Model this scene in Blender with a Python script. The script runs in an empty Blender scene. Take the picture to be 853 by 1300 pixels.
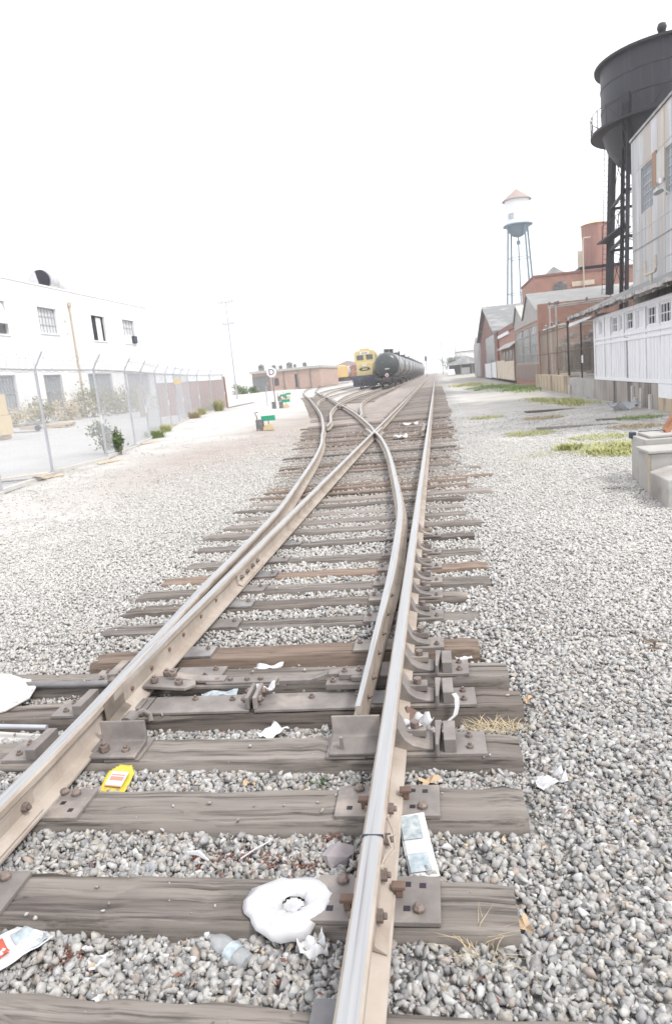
import bpy, bmesh, math, random
import numpy as np
from mathutils import Vector, Matrix
random.seed(7); RNG = np.random.default_rng(7)
R = math.radians
S = bpy.context.scene
COL = S.collection
PI = math.pi

# ------------------------------------------------------------------ helpers
class MB:
    """collects geometry for ONE mesh object"""
    def __init__(s): s.v = []; s.f = []; s.m = []
    def add(s, vs, fs, mi=0):
        b = len(s.v); s.v += [tuple(p) for p in vs]
        for f in fs: s.f.append([b + i for i in f]); s.m.append(mi)
        return s
    def box(s, c, d, rot=None, mi=0):
        hx, hy, hz = d[0] / 2, d[1] / 2, d[2] / 2
        P = [Vector((x, y, z)) for x in (-hx, hx) for y in (-hy, hy) for z in (-hz, hz)]
        if rot is not None: P = [rot @ p for p in P]
        c = Vector(c); P = [p + c for p in P]
        return s.add(P, [(0, 1, 3, 2), (4, 6, 7, 5), (0, 4, 5, 1), (2, 3, 7, 6), (0, 2, 6, 4), (1, 5, 7, 3)], mi)
    def bb(s, x0, x1, y0, y1, z0, z1, mi=0):
        return s.box(((x0 + x1) / 2, (y0 + y1) / 2, (z0 + z1) / 2), (x1 - x0, y1 - y0, z1 - z0), None, mi)
    def bar(s, a, b, w, h, mi=0, up=(0, 0, 1)):
        a = Vector(a); b = Vector(b); d = b - a; L = d.length
        if L < 1e-6: return s
        y = d / L; u = Vector(up)
        if abs(y.dot(u)) > .98: u = Vector((1, 0, 0))
        x = y.cross(u).normalized(); z = x.cross(y)
        rot = Matrix((x, y, z)).transposed()
        return s.box((a + b) / 2, (w, L, h), rot, mi)
    def ring(s, c, n, r, x, y):
        return [c + x * (r * math.cos(2 * PI * k / n)) + y * (r * math.sin(2 * PI * k / n)) for k in range(n)]
    def tube(s, pts, r, n=6, mi=0, caps=True):
        pts = [Vector(p) for p in pts]; rs = r if isinstance(r, (list, tuple)) else [r] * len(pts)
        rings = []; prev = None
        for i, p in enumerate(pts):
            d = (pts[min(i + 1, len(pts) - 1)] - pts[max(i - 1, 0)]).normalized()
            if prev is None:
                a = Vector((0, 0, 1)) if abs(d.z) < .9 else Vector((1, 0, 0))
                x = d.cross(a).normalized()
            else:
                x = prev - d * prev.dot(d)
                x = x.normalized() if x.length > 1e-6 else d.orthogonal().normalized()
            prev = x; rings.append(s.ring(p, n, rs[i], x, d.cross(x)))
        return s.loft(rings, mi, caps)
    def loft(s, rings, mi=0, caps=True, closed=True, mis=None):
        n = len(rings[0]); b = len(s.v)
        for r_ in rings: s.v += [tuple(p) for p in r_]
        for i in range(len(rings) - 1):
            for k in range(n if closed else n - 1):
                k2 = (k + 1) % n
                s.f.append([b + i * n + k, b + i * n + k2, b + (i + 1) * n + k2, b + (i + 1) * n + k])
                s.m.append(mis[k] if mis else mi)
        if caps:
            s.f.append([b + k for k in range(n)][::-1]); s.m.append(mi)
            s.f.append([b + (len(rings) - 1) * n + k for k in range(n)]); s.m.append(mi)
        return s
    def cyl(s, a, b, r, r2=None, n=10, mi=0): return s.tube([a, b], [r, r if r2 is None else r2], n, mi)
    def lathe(s, prof, c=(0, 0, 0), n=24, mi=0, caps=True):
        c = Vector(c)
        rings = [[c + Vector((r_ * math.cos(2 * PI * k / n), r_ * math.sin(2 * PI * k / n), z)) for k in range(n)] for r_, z in prof]
        return s.loft(rings, mi, caps)
    def prism(s, poly, d, o=(0, 0, 0), ax='x', mi=0):
        """poly in the plane perpendicular to ax, extruded by d along ax"""
        o = Vector(o)
        def P(a, b, t):
            if ax == 'x': return o + Vector((t, a, b))
            if ax == 'y': return o + Vector((a, t, b))
            return o + Vector((a, b, t))
        n = len(poly)
        vs = [P(a, b, 0) for a, b in poly] + [P(a, b, d) for a, b in poly]
        fs = [tuple(range(n))[::-1], tuple(range(n, 2 * n))] + [(k, (k + 1) % n, n + (k + 1) % n, n + k) for k in range(n)]
        return s.add(vs, fs, mi)
    def hexnut(s, c, r=.016, h=.016, ax=(0, 0, 1), mi=0, stud=True):
        c = Vector(c); a = Vector(ax).normalized()
        s.cyl(c, c + a * h, r, r, 6, mi)
        if stud: s.cyl(c + a * h, c + a * (h + .012), r * .5, r * .5, 6, mi)
        return s
    def build(s, name, mats, parent=None, loc=(0, 0, 0), rot=(0, 0, 0), bevel=0, smooth=None, segs=2):
        me = bpy.data.meshes.new(name); me.from_pydata(s.v, [], s.f); me.update()
        if not isinstance(mats, (list, tuple)): mats = [mats]
        for m in mats: me.materials.append(m)
        if len(mats) > 1: me.polygons.foreach_set('material_index', s.m)
        bm = bmesh.new(); bm.from_mesh(me); bmesh.ops.recalc_face_normals(bm, faces=bm.faces); bm.to_mesh(me); bm.free()
        if smooth is not None:
            me.polygons.foreach_set('use_smooth', [True] * len(me.polygons)); me.set_sharp_from_angle(angle=R(smooth))
        o = bpy.data.objects.new(name, me); COL.objects.link(o)
        o.location = loc; o.rotation_euler = rot
        if parent is not None: o.parent = parent
        if bevel:
            md = o.modifiers.new('Bevel', 'BEVEL'); md.width = bevel; md.segments = segs; md.limit_method = 'ANGLE'; md.angle_limit = R(40)
        return o

def tag(o, label=None, cat=None, group=None, kind=None):
    if label: o['label'] = label
    if cat: o['category'] = cat
    if group: o['group'] = group
    if kind: o['kind'] = kind
    return o
def thing(name, label, cat, loc=(0, 0, 0), rz=0, group=None):
    o = bpy.data.objects.new(name, None); COL.objects.link(o); o.empty_display_size = .2
    o.location = loc; o.rotation_euler = (0, 0, rz); return tag(o, label, cat, group)
def kids(o): return list(o.children)
def dup(o, parent=None, loc=None, rz=None, label=None):
    c = o.copy(); COL.objects.link(c)
    if parent is not None: c.parent = parent
    if loc is not None: c.location = loc
    if rz is not None: c.rotation_euler = (0, 0, rz)
    if label: c['label'] = label
    for ch in kids(o): dup(ch, c)
    return c
def rotz(a): return Matrix.Rotation(a, 3, 'Z')
def smooth01(t): t = max(0., min(1., t)); return t * t * (3 - 2 * t)
def interp(pts, y):
    """monotone-ish cubic through (y, v) points"""
    ys = [p[0] for p in pts]; vs = [p[1] for p in pts]; n = len(pts)
    if y <= ys[0]: return vs[0]
    if y >= ys[-1]: return vs[-1] + (vs[-1] - vs[-2]) / (ys[-1] - ys[-2]) * (y - ys[-1])
    i = max(k for k in range(n) if ys[k] <= y); i = min(i, n - 2)
    def slope(k):
        if k == 0: return (vs[1] - vs[0]) / (ys[1] - ys[0])
        if k == n - 1: return (vs[-1] - vs[-2]) / (ys[-1] - ys[-2])
        return (vs[k + 1] - vs[k - 1]) / (ys[k + 1] - ys[k - 1])
    h = ys[i + 1] - ys[i]; t = (y - ys[i]) / h
    return ((2 * t**3 - 3 * t**2 + 1) * vs[i] + (t**3 - 2 * t**2 + t) * h * slope(i) + (-2 * t**3 + 3 * t**2) * vs[i + 1] + (t**3 - t**2) * h * slope(i + 1))

# ------------------------------------------------------------------ materials
def mat(name, c1, c2=None, scale=4, rough=.8, metal=0., bump=.0, bscale=None, stretch=(1, 1, 1), c3=None, c3s=1.2, c3w=(.52, .66),
        detail=6, spec=.4, world=False, trans=0., alpha=1., rnd=.0, c3stretch=None, contrast=(.3, .7), grain=None):
    m = bpy.data.materials.new(name); m.use_nodes = True; N = m.node_tree.nodes; L = m.node_tree.links
    b = N['Principled BSDF']; b.inputs['Roughness'].default_value = rough; b.inputs['Metallic'].default_value = metal
    b.inputs['Specular IOR Level'].default_value = spec
    if trans: b.inputs['Transmission Weight'].default_value = trans
    if alpha < 1: b.inputs['Alpha'].default_value = alpha
    c2 = c2 or tuple(x * .8 for x in c1)
    tc = N.new('ShaderNodeTexCoord'); oi = N.new('ShaderNodeObjectInfo')
    src = tc.outputs['Object']
    if world: src = N.new('ShaderNodeNewGeometry').outputs['Position']
    ad = N.new('ShaderNodeVectorMath'); ad.operation = 'ADD'
    if not world:
        ml = N.new('ShaderNodeMath'); ml.operation = 'MULTIPLY'; ml.inputs[1].default_value = 37.; L.new(oi.outputs['Random'], ml.inputs[0])
        L.new(ml.outputs[0], ad.inputs[1])
    L.new(src, ad.inputs[0]); vec = ad.outputs[0]
    def noise(sc, st, det=detail, ro=.6):
        mp = N.new('ShaderNodeMapping'); mp.inputs['Scale'].default_value = st; L.new(vec, mp.inputs[0])
        n = N.new('ShaderNodeTexNoise'); n.inputs['Scale'].default_value = sc; n.inputs['Detail'].default_value = det; n.inputs['Roughness'].default_value = ro
        L.new(mp.outputs[0], n.inputs['Vector']); return n.outputs['Fac']
    n1 = noise(scale, stretch)
    cr = N.new('ShaderNodeValToRGB'); cr.color_ramp.elements[0].position = contrast[0]; cr.color_ramp.elements[1].position = contrast[1]
    cr.color_ramp.elements[0].color = (*c1, 1); cr.color_ramp.elements[1].color = (*c2, 1); L.new(n1, cr.inputs[0])
    out = cr.outputs[0]
    if c3:
        n3 = noise(c3s, c3stretch or stretch)
        mr = N.new('ShaderNodeMapRange'); mr.inputs[1].default_value = c3w[0]; mr.inputs[2].default_value = c3w[1]; L.new(n3, mr.inputs[0])
        mx = N.new('ShaderNodeMix'); mx.data_type = 'RGBA'; mx.inputs['B'].default_value = (*c3, 1); L.new(mr.outputs[0], mx.inputs['Factor']); L.new(out, mx.inputs['A'])
        out = mx.outputs['Result']
    if grain:
        gn = noise(grain[0], grain[1], 7, .7); mrg = N.new('ShaderNodeMapRange'); mrg.inputs[1].default_value = .34; mrg.inputs[2].default_value = .5; mrg.inputs[3].default_value = grain[2]; mrg.inputs[4].default_value = 1.; L.new(gn, mrg.inputs[0])
        mg = N.new('ShaderNodeMix'); mg.data_type = 'RGBA'; mg.blend_type = 'MULTIPLY'; mg.inputs['Factor'].default_value = 1; L.new(out, mg.inputs['A']); L.new(mrg.outputs[0], mg.inputs['B']); out = mg.outputs['Result']
    if rnd:
        hs = N.new('ShaderNodeHueSaturation'); mr = N.new('ShaderNodeMapRange'); mr.inputs[3].default_value = 1 - rnd; mr.inputs[4].default_value = 1 + rnd
        L.new(oi.outputs['Random'], mr.inputs[0]); L.new(mr.outputs[0], hs.inputs['Value']); L.new(out, hs.inputs['Color']); out = hs.outputs[0]
    L.new(out, b.inputs['Base Color'])
    if bump:
        nb = noise(bscale or scale * 4, stretch, 4)
        bp = N.new('ShaderNodeBump'); bp.inputs['Strength'].default_value = min(1, bump * 10); bp.inputs['Distance'].default_value = bump
        L.new(nb, bp.inputs['Height']); L.new(bp.outputs[0], b.inputs['Normal'])
    m['nodes_out'] = 1
    return m

def brickmat(name, c1, c2, mortar, dirt=None):
    m = mat(name, c1, c2, 1.2, .9, bump=.004, bscale=30); N = m.node_tree.nodes; L = m.node_tree.links; b = N['Principled BSDF']
    tc = N['Texture Coordinate']; sx = N.new('ShaderNodeSeparateXYZ'); L.new(tc.outputs['Object'], sx.inputs[0])
    a = N.new('ShaderNodeMath'); L.new(sx.outputs[0], a.inputs[0]); L.new(sx.outputs[1], a.inputs[1])
    cb = N.new('ShaderNodeCombineXYZ'); L.new(a.outputs[0], cb.inputs[0]); L.new(sx.outputs[2], cb.inputs[1])
    br = N.new('ShaderNodeTexBrick'); br.inputs['Scale'].default_value = 1; br.inputs['Brick Width'].default_value = .22; br.inputs['Row Height'].default_value = .075
    br.inputs['Mortar Size'].default_value = .008; br.inputs['Mortar'].default_value = (*mortar, 1); L.new(cb.outputs[0], br.inputs['Vector'])
    src = b.inputs['Base Color'].links[0].from_socket
    mul = N.new('ShaderNodeMix'); mul.data_type = 'RGBA'; mul.blend_type = 'MULTIPLY'; mul.inputs['Factor'].default_value = 1; mul.inputs['B'].default_value = (.7, .68, .7, 1)
    L.new(src, mul.inputs['A']); L.new(src, br.inputs['Color1']); L.new(mul.outputs['Result'], br.inputs['Color2']); L.new(br.outputs['Color'], b.inputs['Base Color'])
    return m

M = {}
M['tie'] = mat('weathered_tie_wood', (.125, .107, .096), (.25, .222, .2), 2.2, .9, bump=.006, bscale=7, stretch=(.35, 6, 6), c3=(.06, .048, .04), c3s=2.6, c3w=(.55, .7), c3stretch=(.25, 5, 5), rnd=.18, grain=(3., (.5, 16, 16), .35))
M['tie_dark'] = mat('creosoted_tie_wood', (.065, .053, .047), (.16, .135, .118), 2.2, .85, bump=.006, bscale=7, stretch=(.35, 6, 6), c3=(.3, .27, .24), c3s=2.0, c3w=(.55, .72), c3stretch=(.3, 3, 3), rnd=.25, grain=(3., (.5, 16, 16), .4))
M['rail_top'] = mat('polished_rail_steel', (.48, .475, .475), (.38, .375, .375), 3, .36, .85, bump=.0006, bscale=60, stretch=(30, .4, 1), c3=(.24, .235, .235), c3s=2, c3w=(.56, .7))
M['rail'] = mat('dusty_rust_rail_steel', (.41, .36, .315), (.29, .24, .2), 5, .75, .1, bump=.0015, bscale=80, c3=(.42, .37, .32), c3s=2.2)
M['plate'] = mat('dull_grey_plate_steel', (.27, .245, .23), (.16, .143, .135), 6, .65, .25, bump=.0015, bscale=70, c3=(.33, .285, .25), c3s=4)
M['plate_dark'] = mat('greasy_steel', (.13, .125, .13), (.25, .24, .24), 5, .45, .4, bump=.001, bscale=60, c3=(.33, .31, .3), c3s=2.5)
M['rust'] = mat('rusted_iron', (.2, .135, .105), (.13, .085, .068), 8, .85, .1, bump=.002, bscale=60)
M['bolt'] = mat('bolt_steel', (.25, .2, .175), (.14, .11, .1), 30, .6, .3)
M['white_cast'] = mat('white_enamel', (.66, .66, .65), (.58, .57, .55), 4, .35, bump=.001)
M['conc'] = mat('weathered_concrete', (.42, .41, .39), (.33, .31, .29), 1.8, .9, bump=.004, bscale=25, c3=(.23, .2, .18), c3s=1.1, c3w=(.55, .75))
M['conc_lt'] = mat('pale_concrete', (.55, .535, .51), (.45, .43, .41), 1.6, .9, bump=.003, bscale=25, c3=(.3, .28, .26), c3s=.8, c3w=(.58, .75), c3stretch=(1, 1, .3))
M['conc_dark'] = mat('stained_concrete', (.4, .37, .345), (.27, .235, .21), 1.1, .9, bump=.004, bscale=18, stretch=(1, 1, .35), c3=(.09, .075, .07), c3s=1.1, c3w=(.5, .64), c3stretch=(1.8, 1.8, .16))
M['conc_tan'] = mat('yellowed_concrete', (.5, .42, .3), (.38, .31, .235), 1.2, .9, bump=.004, bscale=18, c3=(.2, .15, .115), c3s=1.3, c3w=(.46, .64), c3stretch=(1.5, 1.5, .3))
M['wwood'] = mat('peeling_white_paint', (.78, .78, .8), (.68, .68, .71), 2.5, .75, bump=.003, bscale=30, stretch=(3, 3, .25), c3=(.45, .43, .42), c3s=3.2, c3w=(.6, .72), c3stretch=(4, 4, .35))
M['trim'] = mat('white_painted_trim', (.8, .8, .82), (.72, .72, .75), 4, .7, bump=.002, c3=(.52, .5, .5), c3s=5, c3w=(.63, .72))
M['oldwood'] = mat('grey_bare_wood', (.3, .275, .26), (.42, .39, .37), 3, .9, bump=.004, stretch=(4, .4, 4), c3=(.14, .12, .11), c3s=3, c3w=(.56, .7))
M['roofwood'] = mat('ragged_roof_edge', (.5, .48, .47), (.3, .275, .265), 4, .9, bump=.006, c3=(.13, .115, .11), c3s=4, c3w=(.52, .64))
M['dark'] = mat('dark_interior', (.018, .016, .022), (.035, .03, .04), 2, .9)
M['glass_dark'] = mat('dirty_dark_glass', (.05, .055, .06), (.1, .105, .11), 3, .18, spec=.6)
M['glass_grey'] = mat('dirty_grey_glass', (.46, .52, .52), (.33, .38, .39), 1.4, .2, spec=.6, c3=(.55, .56, .54), c3s=.9)
M['blind'] = mat('pale_window_blind', (.62, .63, .63), (.5, .52, .53), 3, .4, stretch=(1, 6, .4), spec=.5)
M['curtain'] = mat('white_curtain', (.8, .8, .8), (.66, .66, .67), 4, .8, stretch=(1, 6, .4))
M['silver'] = mat('weathered_galvanised_sheet', (.5, .5, .505), (.33, .33, .34), .9, .55, .25, bump=.004, bscale=3, stretch=(1, 1.2, .16), c3=(.44, .33, .22), c3s=.75, c3w=(.5, .68), c3stretch=(1, 1.2, .13), contrast=(.4, .6))
M['rust_streak'] = mat('rust_stained_sheet', (.34, .23, .16), (.24, .13, .09), 2, .8, .1, stretch=(1, 2, .3), c3=(.5, .44, .38), c3s=2, c3w=(.55, .7))
M['black'] = mat('black_tank_paint', (.010, .010, .015), (.02, .019, .027), 1.2, .55, bump=.002, bscale=3, stretch=(2, 2, .16), c3=(.085, .078, .078), c3s=1.3, c3w=(.57, .8), c3stretch=(3., 3., .09))
M['black_iron'] = mat('black_painted_iron', (.009, .008, .012), (.018, .015, .02), 6, .6, bump=.002)
M['brick'] = brickmat('red_brick', (.43, .195, .13), (.32, .135, .09), (.42, .37, .34))
M['brick_dark'] = brickmat('sooty_brick', (.3, .125, .1), (.21, .085, .07), (.3, .26, .24))
M['rustpanel'] = mat('rusty_corrugated_panel', (.3, .225, .19), (.2, .155, .14), 2, .85, .1, bump=.002, stretch=(4, 4, .3), c3=(.4, .34, .3), c3s=2, c3w=(.56, .7))
M['redpanel'] = mat('flare_paled_red_sheet', (.38, .215, .175), (.29, .16, .135), 2, .75, stretch=(3, 3, .3), c3=(.42, .27, .24), c3s=1.5, c3w=(.55, .75))  # red lightened so the colour carries the wash of lens flare
M['cream'] = mat('cream_stucco', (.62, .53, .42), (.52, .44, .35), 1.5, .9, c3=(.66, .62, .57), c3s=1.3)
M['whitewall'] = mat('white_painted_masonry', (.8, .8, .79), (.72, .72, .71), .8, .85, bump=.002, bscale=20, c3=(.68, .66, .62), c3s=.7, c3w=(.66, .8), c3stretch=(1, 1, .3))
M['roofgrey'] = mat('grey_sheet_roof', (.21, .213, .215), (.165, .167, .165), 1.2, .7, .1, stretch=(1, 1, 1), c3=(.33, .32, .31), c3s=.7)
M['roofwhite'] = mat('white_coated_roof', (.46, .45, .43), (.38, .37, .35), 1.2, .8)
M['galv'] = mat('galvanised_steel', (.5, .51, .54), (.4, .41, .44), 9, .45, .5)
M['wire'] = mat('fence_wire', (.46, .47, .49), (.4, .41, .43), 9, .5, .3)
M['duct'] = mat('dented_galvanised_duct', (.55, .56, .58), (.42, .42, .43), 4, .45, .5)
M['yellow_wood'] = mat('raw_yellow_plywood', (.62, .5, .31), (.54, .43, .26), 3, .8, stretch=(1, 5, .6))
M['pallet'] = mat('pale_pallet_wood', (.6, .5, .36), (.48, .39, .28), 3, .85, stretch=(1, 6, 6))
M['orange'] = mat('orange_painted_channel', (.4, .19, .1), (.3, .14, .08), 5, .6, bump=.002, c3=(.25, .1, .05), c3s=4, c3w=(.58, .7))
M['green'] = mat('green_target_enamel', (.02, .36, .2), (.02, .29, .16), 3, .45)
M['sign_white'] = mat('white_sign_face', (.8, .8, .8), (.75, .75, .76), 3, .5)
M['ink'] = mat('dark_sign_ink', (.03, .04, .06), (.04, .05, .07), 3, .6)
M['loco_y'] = mat('locomotive_yellow', (.6, .5, .25), (.53, .43, .22), 1.5, .5, c3=(.42, .33, .17), c3s=2, c3w=(.6, .75))  # yellow washed out in the base colour to stand in for haze and glare
M['loco_b'] = mat('locomotive_blue', (.045, .052, .08), (.075, .082, .1), 2, .5, c3=(.14, .14, .17), c3s=2)
M['tankcar'] = mat('tank_car_black', (.045, .055, .055), (.07, .078, .076), 1, .3, c3=(.09, .09, .088), c3s=.8, c3w=(.55, .75))
M['tankside'] = mat('skylit_dusty_tank_side', (.17, .175, .172), (.11, .115, .113), .8, .3, c3=(.24, .235, .225), c3s=.6, c3w=(.5, .75))  # flanks paler than the heads: sky reflection painted in along with dust
M['glass_mid'] = mat('barred_window_glass', (.2, .225, .235), (.3, .325, .33), 1.4, .25, spec=.5)
M['tie_dusty_glare'] = mat('dusty_glare_tie_wood', (.2, .172, .155), (.3, .265, .24), 2.2, .9, bump=.006, bscale=7, stretch=(.35, 6, 6), c3=(.12, .1, .088), c3s=2.6, c3w=(.55, .7), c3stretch=(.25, 5, 5), rnd=.25, grain=(3., (.5, 16, 16), .45))  # wood colour lightened for distant glare as well as dust
M['tie_brown'] = mat('brown_tie_wood', (.15, .105, .08), (.26, .2, .16), 2.2, .9, bump=.006, bscale=7, stretch=(.35, 6, 6), c3=(.06, .045, .036), c3s=2.6, c3w=(.55, .7), c3stretch=(.25, 5, 5), rnd=.2, grain=(3., (.5, 16, 16), .4))
M['underframe'] = mat('dusty_black_underframe', (.05, .046, .044), (.09, .082, .078), 4, .8)
M['box_y'] = mat('faded_yellow_boxcar', (.6, .4, .14), (.5, .33, .13), 1, .7)
M['box_r'] = mat('oxide_red_boxcar', (.3, .11, .085), (.24, .09, .07), 1, .7)
M['roof_red'] = mat('faded_red_roof', (.36, .28, .25), (.29, .22, .2), 3, .8)
M['tank_white'] = mat('white_tower_paint', (.78, .79, .8), (.7, .71, .73), 1, .6, c3=(.6, .58, .56), c3s=.8, c3w=(.62, .8))
M['tank_blue'] = mat('blue_grey_tower_steel', (.13, .19, .24), (.1, .145, .19), 1, .6)
M['paper'] = mat('white_paper', (.6, .6, .6), (.53, .53, .54), 8, .85, bump=.001, bscale=30)
M['film'] = mat('white_plastic_film', (.5, .5, .51), (.43, .43, .445), 8, .5, bump=.004, bscale=25)
M['clear'] = mat('cloudy_clear_plastic', (.5, .52, .54), (.42, .44, .46), 20, .25, alpha=.5, bump=.003, bscale=30)
M['haze_film'] = mat('cloudy_film', (.62, .62, .63), (.5, .5, .51), 20, .4, alpha=.75, bump=.003, bscale=30)
M['yellow'] = mat('yellow_wrapper', (.6, .47, .06), (.54, .42, .05), 6, .35, bump=.002, bscale=25)
M['redprint'] = mat('red_print', (.62, .1, .06), (.5, .08, .05), 20, .5)
M['pinkprint'] = mat('faded_red_print', (.58, .24, .18), (.52, .2, .15), 20, .5)
M['blueprint'] = mat('blue_grey_print', (.22, .28, .32), (.44, .48, .5), 40, .7)
M['greyprint'] = mat('newspaper_photo', (.2, .24, .26), (.45, .48, .49), 45, .8)
M['leaf_g'] = mat('bright_green_leaves', (.065, .12, .035), (.1, .155, .045), 6, .6, rnd=.1)
M['leaf_d'] = mat('grey_green_leaves', (.14, .175, .1), (.2, .225, .14), 6, .7, rnd=.1)
M['grass'] = mat('yellow_green_grass', (.34, .36, .14), (.46, .45, .2), 5, .8)
M['grass_g'] = mat('green_grass', (.2, .29, .1), (.3, .36, .15), 5, .8)
M['straw'] = mat('dry_straw_grass', (.48, .4, .26), (.38, .31, .2), 6, .85)
M['twig'] = mat('grey_brown_twig', (.26, .2, .15), (.18, .14, .11), 9, .9)
M['bark'] = mat('red_brown_seed_husks', (.12, .05, .035), (.2, .085, .055), 30, .85)
M['leafdry'] = mat('tan_dry_leaf', (.5, .38, .25), (.4, .29, .19), 9, .8)
M['rock'] = mat('purple_grey_rock', (.27, .24, .25), (.36, .33, .33), 9, .9, bump=.003)
M['weed'] = mat('dull_weed_foliage', (.16, .17, .085), (.27, .24, .13), 3, .8)
M['tree_far'] = mat('distant_foliage', (.07, .09, .06), (.11, .13, .085), 3, .8)
M['lamp'] = mat('grey_lamp_enamel', (.5, .51, .5), (.4, .41, .4), 5, .5)
M['pipe'] = mat('cream_painted_pipe', (.56, .5, .42), (.44, .37, .3), 7, .7)

# ------------------------------------------------------------------ terrain
def gl(x, y=0):
    t = -x - 5
    return min(.04 * (math.log1p(math.exp(-abs(t) * 1.2)) / 1.2 + max(t, 0)), .85)
def gz(x, y):
    """ground surface: ballast between the ties, dirt beside"""
    h = gl(x, y)
    base = -.052 - .034 * smooth01((y - 2.95) / .2) + .038 * smooth01((y - 4.2) / .3)
    if y > 6: base -= .004
    if x > .35: base -= .035 * smooth01((x - .35) / 1.8)
    elif -.2 < x and y < 4.2: base -= .014 * smooth01((x + .2) / .3)
    if x < -2.6: base += .02 * smooth01((-2.6 - x) / .5) if y > 4.2 else 0
    if x < -3.2: base -= .03 * smooth01((-3.2 - x) / 1.5)
    n = .012 * math.sin(x * 1.9 + y * .8) * math.sin(y * 1.3 - x * .6) + .008 * math.sin(x * 4.1 + 1) * math.sin(y * 3.3)
    return h + base + n
HAZE, SUN, SUN_EL, SUN_AZ, SKY, CLOUD, EXPO = .0012, 1.5, 52., 118., .12, (7.6, 7.7, 7.95), 1.02
# ------------------------------------------------------------------ ground sheet
def ground_material():
    m = bpy.data.materials.new('ballast_and_dirt'); m.use_nodes = True; N = m.node_tree.nodes; L = m.node_tree.links
    b = N['Principled BSDF']; b.inputs['Roughness'].default_value = .95; b.inputs['Specular IOR Level'].default_value = .2
    geo = N.new('ShaderNodeNewGeometry'); P = geo.outputs['Position']; sx = N.new('ShaderNodeSeparateXYZ'); L.new(P, sx.inputs[0])
    def noise(sc, det=5):
        n = N.new('ShaderNodeTexNoise'); n.inputs['Scale'].default_value = sc; n.inputs['Detail'].default_value = det; L.new(P, n.inputs['Vector']); return n.outputs['Fac']
    def mr(i, a, c, d=0., e=1.):
        n = N.new('ShaderNodeMapRange'); n.interpolation_type = 'SMOOTHSTEP'; n.inputs[1].default_value = a; n.inputs[2].default_value = c; n.inputs[3].default_value = d; n.inputs[4].default_value = e; L.new(i, n.inputs[0]); return n.outputs[0]
    def mth(op, a, c):
        n = N.new('ShaderNodeMath'); n.operation = op
        for k, q in enumerate((a, c)):
            if isinstance(q, (int, float)): n.inputs[k].default_value = q
            else: L.new(q, n.inputs[k])
        return n.outputs[0]
    def mix(f, a, c, bt='MIX'):
        n = N.new('ShaderNodeMix'); n.data_type = 'RGBA'; n.blend_type = bt
        if isinstance(f, (int, float)): n.inputs['Factor'].default_value = f
        else: L.new(f, n.inputs['Factor'])
        for k, q in (('A', a), ('B', c)):
            if isinstance(q, tuple): n.inputs[k].default_value = (*q, 1)
            else: L.new(q, n.inputs[k])
        return n.outputs['Result']
    def ramp(i, els):
        n = N.new('ShaderNodeValToRGB'); L.new(i, n.inputs[0]); e = n.color_ramp.elements
        while len(e) < len(els): e.new(.5)
        for q, (p, c) in zip(e, els): q.position = p; q.color = (*c, 1)
        return n.outputs[0]
    vo = N.new('ShaderNodeTexVoronoi'); vo.inputs['Scale'].default_value = 19; L.new(P, vo.inputs['Vector'])
    sc = N.new('ShaderNodeSeparateColor'); L.new(vo.outputs['Color'], sc.inputs[0])
    stone = ramp(sc.outputs[0], [(0, (.25, .24, .23)), (.35, (.38, .365, .35)), (.7, (.47, .455, .435)), (1, (.58, .57, .55))])
    edge = mr(vo.outputs['Distance'], .25, .75, 1., .68)
    stone = mix(1., stone, edge, 'MULTIPLY')
    n1 = noise(.35); n2 = noise(1.3); n3 = noise(9, 6); n4 = noise(.12)
    dirt = ramp(n3, [(.3, (.42, .41, .392)), (.7, (.56, .55, .532))])
    dirt = mix(mr(n2, .5, .7), dirt, (.49, .47, .44))
    x, y = sx.outputs[0], sx.outputs[1]
    wob = mth('MULTIPLY', mth('SUBTRACT', n1, .5), 5.)
    xs = mth('ADD', x, wob)
    left = mr(xs, -3., -5.); right = mr(xs, .2, 2.4)
    far = mth('MULTIPLY', mr(y, 18, 30), mr(xs, .8, 2.))
    dm = mth('MAXIMUM', mth('MAXIMUM', left, mth('MULTIPLY', right, mr(y, 3.2, 7.))), far)
    dm = mth('MULTIPLY', dm, mr(n2, .28, .55, .45, 1.))
    # thin bald patches near
    dm = mth('MAXIMUM', dm, mr(n2, .6, .72, 0., .55))
    col = mix(dm, stone, dirt)
    # dusty brown fines between the yard tracks
    br = mth('MULTIPLY', mth('MULTIPLY', mr(xs, -9.5, -6.), mr(x, .3, -.2)), mr(y, 7, 16))
    col = mix(mth('MULTIPLY', br, .85), col, mix(mr(n2, .35, .65), (.36, .305, .275), (.285, .245, .22)))
    # oily dark patches on the right-hand dirt
    dk = mth('MULTIPLY', mr(n1, .55, .7), mth('MULTIPLY', mr(x, 2.8, 4.2), mr(y, 12, 17)))
    col = mix(mth('MULTIPLY', dk, .5), col, (.19, .18, .17))
    dk2 = mth('MULTIPLY', mr(noise(.9, 7), .47, .62), mth('MULTIPLY', mr(x, 1.5, 4.5), mr(y, 9, 15)))
    col = mix(mth('MULTIPLY', dk2, .45), col, (.27, .25, .225))
    dk3 = mth('MULTIPLY', mr(noise(2.2, 7), .52, .6), mth('MULTIPLY', mr(x, 4.2, 5.8), mr(y, 12, 15)))
    col = mix(mth('MULTIPLY', dk3, .6), col, (.14, .128, .118))
    col = mix(mth('MULTIPLY', mth('MULTIPLY', mr(x, .6, 2.5), mr(y, 14, 24)), mr(noise(.6, 6), .3, .7, .25, .8)), col, (.36, .335, .3))
    # grassy tint
    gr = mth('MULTIPLY', mr(noise(.5), .53, .66), mth('MULTIPLY', mr(x, 1.5, 3.5), mr(y, 30, 45)))
    col = mix(mth('MULTIPLY', gr, .55), col, (.3, .31, .16))
    L.new(col, b.inputs['Base Color'])
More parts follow.
